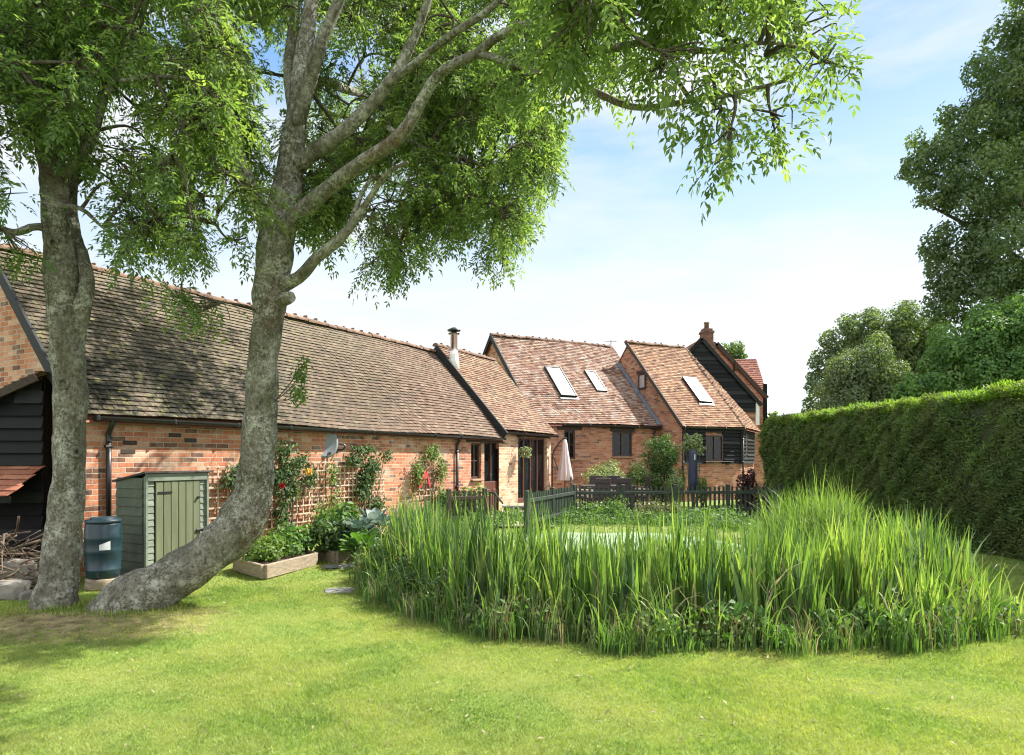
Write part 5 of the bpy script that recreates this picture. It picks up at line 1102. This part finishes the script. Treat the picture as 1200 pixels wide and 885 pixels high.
for q in [bl(1010, 385, 26, 38), bl(1050, 385, 34, 38), bl(1080, 400, 34, 38), bl(985, 400, 22, 38), bl(968, 425, 18, 38), bl(962, 450, 18, 38), bl(960, 480, 18, 38), bl(1075, 430, 34, 38), bl(1040, 410, 30, 38), bl(1000, 480, 30, 38)]: bb += lumps(q[:3], q[3:6], 8, .36)
far_tree('loose_tree', 'loose olive green tree farthest behind the hedge', (at(1020, 0, 38)[0], 38, 0), bb, 30000, .16, M['greyleaf'], .25)
far_tree('distant_tree', 'tip of a dark tree showing behind the far roofs', (at(858, 0, 48)[0], 48, 0), lumps(at(858, 413, 48), (1.0, 1.0, .8), 8)+lumps(at(858, 440, 48), (1.3, 1.3, 1.5), 8), 1500, .28, M['sycamore'], .2, None)

# ---- the two garden trees
tscale = .75
def limb(mb, pts, rad, n=14, rough=.03, k=6, flare=False):
    """pts: (px, py, Y); rad metres"""
    P = np.array([at(*p) for p in pts]); Q = spline(P, k); Rr = np.interp(np.linspace(0, 1, len(Q)), np.linspace(0, 1, len(rad)), rad)
    Q = Q+RNG.normal(size=Q.shape)*Rr[:, None]*.02; Rr = Rr*tscale; n0 = len(mb.v); mb.tube(Q, Rr*(1+.03*np.sin(np.arange(len(Q))*.9)), n, rough=rough*.5)
    V = mb.v[n0].reshape(len(Q), n, 3); th_ = np.arange(n)/n*6.2832; I = np.arange(len(Q))[:, None]; ph = RNG.random(4)*6
    f = .045*np.sin(2*th_[None]+.31*I+ph[0])+.03*np.sin(3*th_[None]-.53*I+ph[1])+.018*np.sin(6*th_[None]+.9*I+ph[2])
    if flare: f = f+np.exp(-I/3.2)*(.22*np.maximum(0, np.sin(3*th_[None]+ph[3]))+.10*np.sin(5*th_[None]+ph[1]))
    V += (V-Q[:, None])*f[..., None]; return Q
def crown_from(root, clumps, limbs, m, nper, name='crown', lsize=.066):
    """clumps: centre (3), radius; twigs leave the nearest limb point; leaves are pinnate"""
    LP = np.vstack(limbs); tw = MB(); base = []; dirs = []; cl = []
    for ci, (c, r) in enumerate(clumps):
        c = vec(*c); pool = LP
        dist = np.linalg.norm(pool-c, axis=1); j = pool[dist.argmin()]
        dd = dist.min(); md = (j+c)/2+RNG.normal(size=3)*.12*dd+UZ*.12*dd
        path = spline([j, md, c], 5); tw.tube(path, np.linspace(.012+.012*min(dd, 2), .005, len(path)), 5, caps=False)
        if dd > .5: LP = np.vstack([LP, path[4:-2]])
        for q in range(7):
            e = c+rdir(1)[0]*r*RNG.uniform(.5, 1.)*vec(1, 1, .8); tp = spline([path[-3], (c+e)/2+RNG.normal(size=3)*.05, e+UZ*-.05], 3); tw.tube(tp, np.linspace(.008, .003, len(tp)), 4, caps=False)
            k = nper//7; f = RNG.random(k)**.6; idx = np.clip((f*(len(tp)-1)).astype(int), 0, len(tp)-1)
            B = tp[idx]+RNG.normal(size=(k, 3))*.035; dr_ = unit((e-c)*1.0+RNG.normal(size=(k, 3))*r*.8+vec(0, 0, -.12)); base.append(B); dirs.append(dr_); cl.append(np.full(k, RNG.random()))
    B = np.vstack(base); D = np.vstack(dirs); cv = np.concatenate(cl); n = len(B)
    side = unit(np.cross(D, UZ+RNG.normal(size=(n, 3))*.3)); up = np.cross(side, D); ln = RNG.uniform(.15, .26, n)
    P = []; DD = []; NN = []; RN = []; SZ = []
    for k in range(4):
        f = .30+.20*k; pos = B+D*(ln*f)[:, None]-UZ*(ln*f*f*.45)[:, None]
        for sg in (-1, 1):
            P.append(pos); DD.append(D*.75+side*sg*.85-UZ*.18+RNG.normal(size=(n, 3))*.15); NN.append(up+RNG.normal(size=(n, 3))*.30); RN.append(np.clip(cv*.5+RNG.random(n)*.5, 0, 1)); SZ.append(np.ones(n)*(1.-.1*abs(k-1.5)))
    P.append(B+D*ln[:, None]*.95-UZ*(ln*.42)[:, None]); DD.append(D-UZ*.6); NN.append(up); RN.append(cv*.5+RNG.random(n)*.5); SZ.append(np.ones(n))
    P = np.vstack(P); DD = np.vstack(DD); NN = np.vstack(NN); sz = lsize*np.concatenate(SZ)*RNG.uniform(.75, 1.25, len(P))
    cr = leafmesh(name, P, DD, NN, sz, sz*.38, m, root, np.concatenate(RN)); tw.build('twigs', M['bark2'], cr if False else root, True)
    print(name, len(P), 'leaflets')
t1 = thing('ash_tree', 'upright grey barked tree at the left edge', 'tree', gpt(65, 722))
mb = MB(); L1 = []
L1.append(limb(mb, [(60, 745, 6.95), (64, 715, 6.95), (71, 660, 6.98), (77, 600, 7), (81, 540, 7), (83, 480, 7), (81, 430, 7), (77, 380, 7.02), (72, 330, 7.05), (68, 280, 7.05), (64, 230, 7.05), (60, 185, 7.1), (52, 120, 7.2), (42, 50, 7.3), (36, -40, 7.5), (30, -140, 7.6)], [.40, .30, .235, .215, .205, .20, .205, .225, .205, .185, .175, .17, .14, .12, .10, .06], 28, .02, 7, True))
L1.append(limb(mb, [(86, 420, 7.0), (94, 370, 7.03), (102, 335, 7.1), (97, 300, 7.2), (86, 270, 7.3), (84, 220, 7.5), (100, 160, 7.7), (130, 80, 8), (150, 0, 8.2)], [.10, .12, .10, .085, .085, .08, .07, .05, .04]))
L1.append(limb(mb, [(62, 268, 7.05), (40, 266, 6.9), (15, 272, 6.8), (-20, 255, 6.7), (-80, 200, 6.5)], [.07, .05, .045, .04, .02]))
L1.append(limb(mb, [(62, 210, 7.1), (85, 195, 7.0), (110, 160, 6.9), (125, 110, 6.8), (160, 40, 6.7), (180, -40, 6.6)], [.09, .06, .05, .045, .035, .02]))
L1.append(limb(mb, [(58, 190, 7.1), (40, 150, 6.9), (20, 110, 6.6), (-20, 60, 6.3), (-60, 0, 6)], [.10, .08, .06, .05, .03]))
L1.append(limb(mb, [(66, 240, 7.0), (95, 245, 6.8), (115, 262, 6.6), (130, 275, 6.4)], [.04, .03, .02, .012]))
mb.build('trunk', M['bark'], t1, True)
def knot(root, px, py, Y, r):
    c = at(px, py, Y); mb = MB(); d = unit(-c+vec(0, 0, EYE)); s_ = unit(np.cross(d, UZ)); u_ = np.cross(s_, d); vs = []; n = 20
    for (rr_, h) in ((1.7, -.06), (1.35, .03), (1.0, .045), (.6, .02), (.45, -.02)):
        for k in range(n): a = k/n*6.2832; vs.append(c+s_*math.cos(a)*r*rr_+u_*math.sin(a)*r*rr_*1.2+d*h*(r/.06))
    mb.add(vs, [(i*n+k, i*n+(k+1) % n, (i+1)*n+(k+1) % n, (i+1)*n+k) for i in range(4) for k in range(n)], None, .5); o = mb.build('bark_knot', M['bark'], root, True)
    hb_ = MB(); hb_.add(vs[-n:], [tuple(range(n))]); hb_.build('hollow', M['felt'], o)
knot(t1, 74, 449, 6.85, .042); knot(t1, 62, 284, 6.91, .036); knot(t1, 90, 530, 6.87, .036)
tscale = .92
t2 = thing('ash_tree', 'leaning grey barked tree whose trunk bends up sharply in front of the barn', 'tree', gpt(150, 722))
mb = MB(); L2 = []
L2.append(limb(mb, [(118, 752, 6.85), (152, 708, 6.92), (205, 677, 7.05), (255, 641, 7.2), (284, 610, 7.28), (297, 570, 7.3), (303, 520, 7.3), (307, 460, 7.3), (309, 410, 7.3), (316, 360, 7.3), (320, 310, 7.3), (326, 265, 7.3)], [.34, .30, .27, .25, .265, .225, .19, .178, .175, .185, .20, .22], 28, .02, 7, True))
L2.append(limb(mb, [(324, 290, 7.3), (331, 250, 7.3), (340, 200, 7.3), (346, 150, 7.35), (352, 100, 7.4), (358, 50, 7.4), (366, -10, 7.4), (372, -80, 7.5), (380, -160, 7.5)], [.20, .185, .155, .135, .115, .095, .08, .06, .04], 18))
L2.append(limb(mb, [(346, 150, 7.3), (360, 105, 7.2), (375, 55, 7.0), (398, 0, 6.9), (430, -70, 6.7)], [.09, .085, .075, .06, .04]))
L2.append(limb(mb, [(344, 130, 7.35), (338, 80, 7.5), (345, 20, 7.6), (350, -60, 7.8)], [.07, .065, .06, .04]))
L2.append(limb(mb, [(318, 275, 7.3), (302, 235, 7.2), (282, 190, 7.1), (266, 130, 7.0), (250, 90, 7.0), (235, 55, 6.9), (205, 5, 6.8), (170, -60, 6.6)], [.12, .085, .08, .075, .07, .06, .05, .03]))
L2.append(limb(mb, [(344, 200, 7.3), (362, 183, 7.2), (400, 156, 7.0), (430, 128, 6.9), (458, 95, 6.8), (478, 60, 6.7), (500, 5, 6.6), (520, -70, 6.5)], [.10, .095, .085, .072, .062, .052, .042, .03], 16))
L2.append(limb(mb, [(452, 100, 6.8), (490, 72, 6.5), (530, 40, 6.2), (575, 10, 5.9), (620, -40, 5.6)], [.05, .042, .036, .03, .02]))
L2.append(limb(mb, [(322, 275, 7.25), (345, 256, 7.1), (380, 225, 6.9), (425, 190, 6.6), (470, 158, 6.3), (512, 90, 6.1), (560, 62, 5.8), (585, 42, 5.6), (640, 20, 5.3), (700, 10, 5.0), (770, 20, 4.7), (840, 40, 4.5)], [.12, .105, .09, .078, .062, .050, .044, .038, .032, .026, .02, .012], 16))
L2.append(limb(mb, [(326, 335, 7.25), (350, 325, 7.15), (372, 302, 7.0), (400, 278, 6.9), (425, 245, 6.8), (452, 205, 6.6), (478, 190, 6.5)], [.10, .075, .06, .055, .04, .025, .015]))
L2.append(limb(mb, [(408, 270, 6.9), (425, 225, 6.8), (440, 205, 6.8)], [.03, .025, .02]))
L2.append(limb(mb, [(560, 62, 5.8), (620, 80, 5.5), (680, 100, 5.1), (740, 125, 4.8), (800, 120, 4.5), (860, 110, 4.3), (920, 95, 4.2)], [.035, .03, .028, .024, .02, .016, .010]))
L2.append(limb(mb, [(455, 150, 6.9), (500, 175, 7.5), (550, 188, 8.0), (595, 212, 8.3), (612, 245, 8.5)], [.03, .025, .02, .016, .01]))
L2.append(limb(mb, [(700, 60, 5), (760, 50, 4.6), (830, 60, 4.4), (900, 50, 4.2), (950, 60, 4.1)], [.03, .025, .02, .014, .008]))
L2.append(limb(mb, [(300, 232, 7.2), (270, 200, 7.0), (260, 225, 6.9), (252, 262, 6.8)], [.03, .022, .018, .012]))
L2.append(limb(mb, [(267, 135, 7.0), (235, 100, 6.6), (190, 90, 6.3), (140, 95, 6.1)], [.035, .03, .022, .014]))
L2.append(limb(mb, [(352, 105, 7.4), (375, 95, 8.6), (420, 110, 10.2), (462, 130, 11.8), (490, 140, 13)], [.08, .07, .055, .04, .02]))
mb.build('trunk', M['bark'], t2, True)
mb = MB(); q = at(341, 348, 7.12); mb.tube([at(328, 352, 7.25), at(338, 349, 7.15), q], [.085, .07, .058], 16, rough=.05); mb.build('cut_stub', M['bark'], t2)
# crown clumps: outline of the crown read from the picture, each clump set at its own depth in the crown
LX = [-140, 0, 20, 40, 60, 100, 118, 130, 170, 210, 250, 275, 300, 330, 360, 390, 420, 470, 520, 560, 595, 625, 650, 660, 685, 720, 760, 800, 850, 885, 915, 940, 975, 995]
LY = [330, 300, 245, 215, 190, 225, 240, 300, 325, 340, 330, 290, 275, 245, 285, 300, 322, 330, 305, 300, 310, 250, 225, 130, 150, 185, 178, 196, 212, 180, 172, 130, 110, 70]
holes = [(326, 110, 22, 50), (392, 90, 26, 42), (322, 165, 20, 26), (400, 128, 14, 20), (20, 262, 14, 16), (356, 180, 12, 20), (675, 165, 14, 24), (350, 60, 16, 70)]
hr_ = np.random.default_rng(31)
holes += [(hr_.uniform(-20, 640), hr_.uniform(10, 300), hr_.uniform(6, 15), hr_.uniform(8, 18)) for _ in range(26)]
rholes = [(710, 70, 16), (765, 120, 18), (830, 40, 14), (800, 150, 12), (880, 110, 16), (900, 40, 14), (740, 10, 14)]
c1, c2 = [], []
tries = 0
def crown_clump(px, py, Y, r):
    c = at(px, py, Y); (c1 if px < 165+RNG.normal()*25 else c2).append((c, r))
while len(c1)+len(c2) < 860 and tries < 30000:
    tries += 1; px = RNG.uniform(-140, 985); py = RNG.uniform(-60, 330)
    low = np.interp(px, LX, LY)
    r = RNG.uniform(.18, .34)
    if px < 650: Y = RNG.uniform(6.0, 9.0) if px > 120 else RNG.uniform(5.8, 8.4)
    else: Y = RNG.uniform(3.7, 4.7)
    if 430 < px < 650: Y = RNG.uniform(7.7, 9.6)
    rp_ = r*F/Y
    if py+rp_*.9+(.20 if px > 650 else .10)*F/Y > low: continue
    if px+rp_*.9+.02*F/Y > 1000-max(0, (25-py))*.9: continue
    if any(((px-h[0])/(h[2]+rp_*.7))**2+((py-h[1])/(h[3]+rp_*.7))**2 < 1 for h in holes) and RNG.random() < .93: continue
    if px > 650 and RNG.random() < .44: continue
    if px > 650 and any(math.hypot(px-h[0], (py-h[1])) < h[2]+rp_*.6 for h in rholes): continue
    if 320 < px < 530 and py < 230 and Y < 7.3: Y = RNG.uniform(7.3, 9.6)
    crown_clump(px, py, Y, r)
# fuller hanging middle of the crown, and its far side over the barn
k = 0
while k < 125:
    px, py = RNG.uniform(365, 645), RNG.uniform(20, 320); Y = RNG.uniform(7.0, 8.8); r = RNG.uniform(.18, .30); rp_ = r*F/Y
    if py+rp_*.9+.08*F/Y > np.interp(px, LX, LY)+4: continue
    if any(((px-h[0])/(h[2]+rp_*.45))**2+((py-h[1])/(h[3]+rp_*.5))**2 < 1 for h in holes): continue
    if abs(py-(156-(px-400)*.95)) < 18 and px < 480: continue
    c2.append((at(px, py, Y), r)); k += 1
for k in range(75): c2.append((vec(-1.9, 12.7, 8.1)+RNG.normal(size=3)*vec(1.15, .9, .75), RNG.uniform(.35, .5)))
for k in range(26):
    c2.append((at(RNG.uniform(590, 720), RNG.uniform(-20, 110), RNG.uniform(5.0, 6.3)), RNG.uniform(.18, .27)))
# hanging outer sprays
for (px, py, Y) in ((590, 308, 8.2), (470, 318, 7.9), (430, 312, 7.7), (235, 352, 6.5), (200, 345, 6.3), (18, 290, 6.2), (852, 165, 4.1), (905, 140, 4.2), (970, 75, 4.2), (145, 300, 6.3), (285, 285, 6.8), (645, 200, 8.4), (570, 298, 8.2), (610, 250, 8.4)): crown_clump(px, py, Y, .17)
# the part of the crowns above and behind the picture
for k in range(40):
    a = RNG.uniform(0, 6.283); rr_ = math.sqrt(RNG.random())*3.4; x = -3.0+rr_*math.cos(a)*.95; y = 10.0+rr_*math.sin(a)*.7; z = RNG.uniform(6.6, 10.0)*(1-.02*rr_)
    (c2 if x > -4 else c1).append((vec(x, y, z), RNG.uniform(.35, .5)))
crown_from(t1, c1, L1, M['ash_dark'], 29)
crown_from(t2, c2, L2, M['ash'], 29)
# epicormic sprig on the trunk
sp_ = [(at(352, 440, 7.1), .09), (at(349, 462, 7.12), .10), (at(356, 425, 7.1), .06)]
mb = MB(); tws = []
q0 = at(322, 470, 7.25)
P = []; 
for (c, r_) in sp_: mb.tube(spline([q0, (q0+c)/2-UZ*.03, c], 4), .006, 5)
mb.build('sprig_stem', M['bark2'], t2); P, D, Nn, rn = blobs_leaves([(*c, r_, r_, r_*1.3) for c, r_ in sp_], 210, .06, inner=.1); leafmesh('sprig', P, D, Nn, .075, .026, M['ash'], t2, rn)
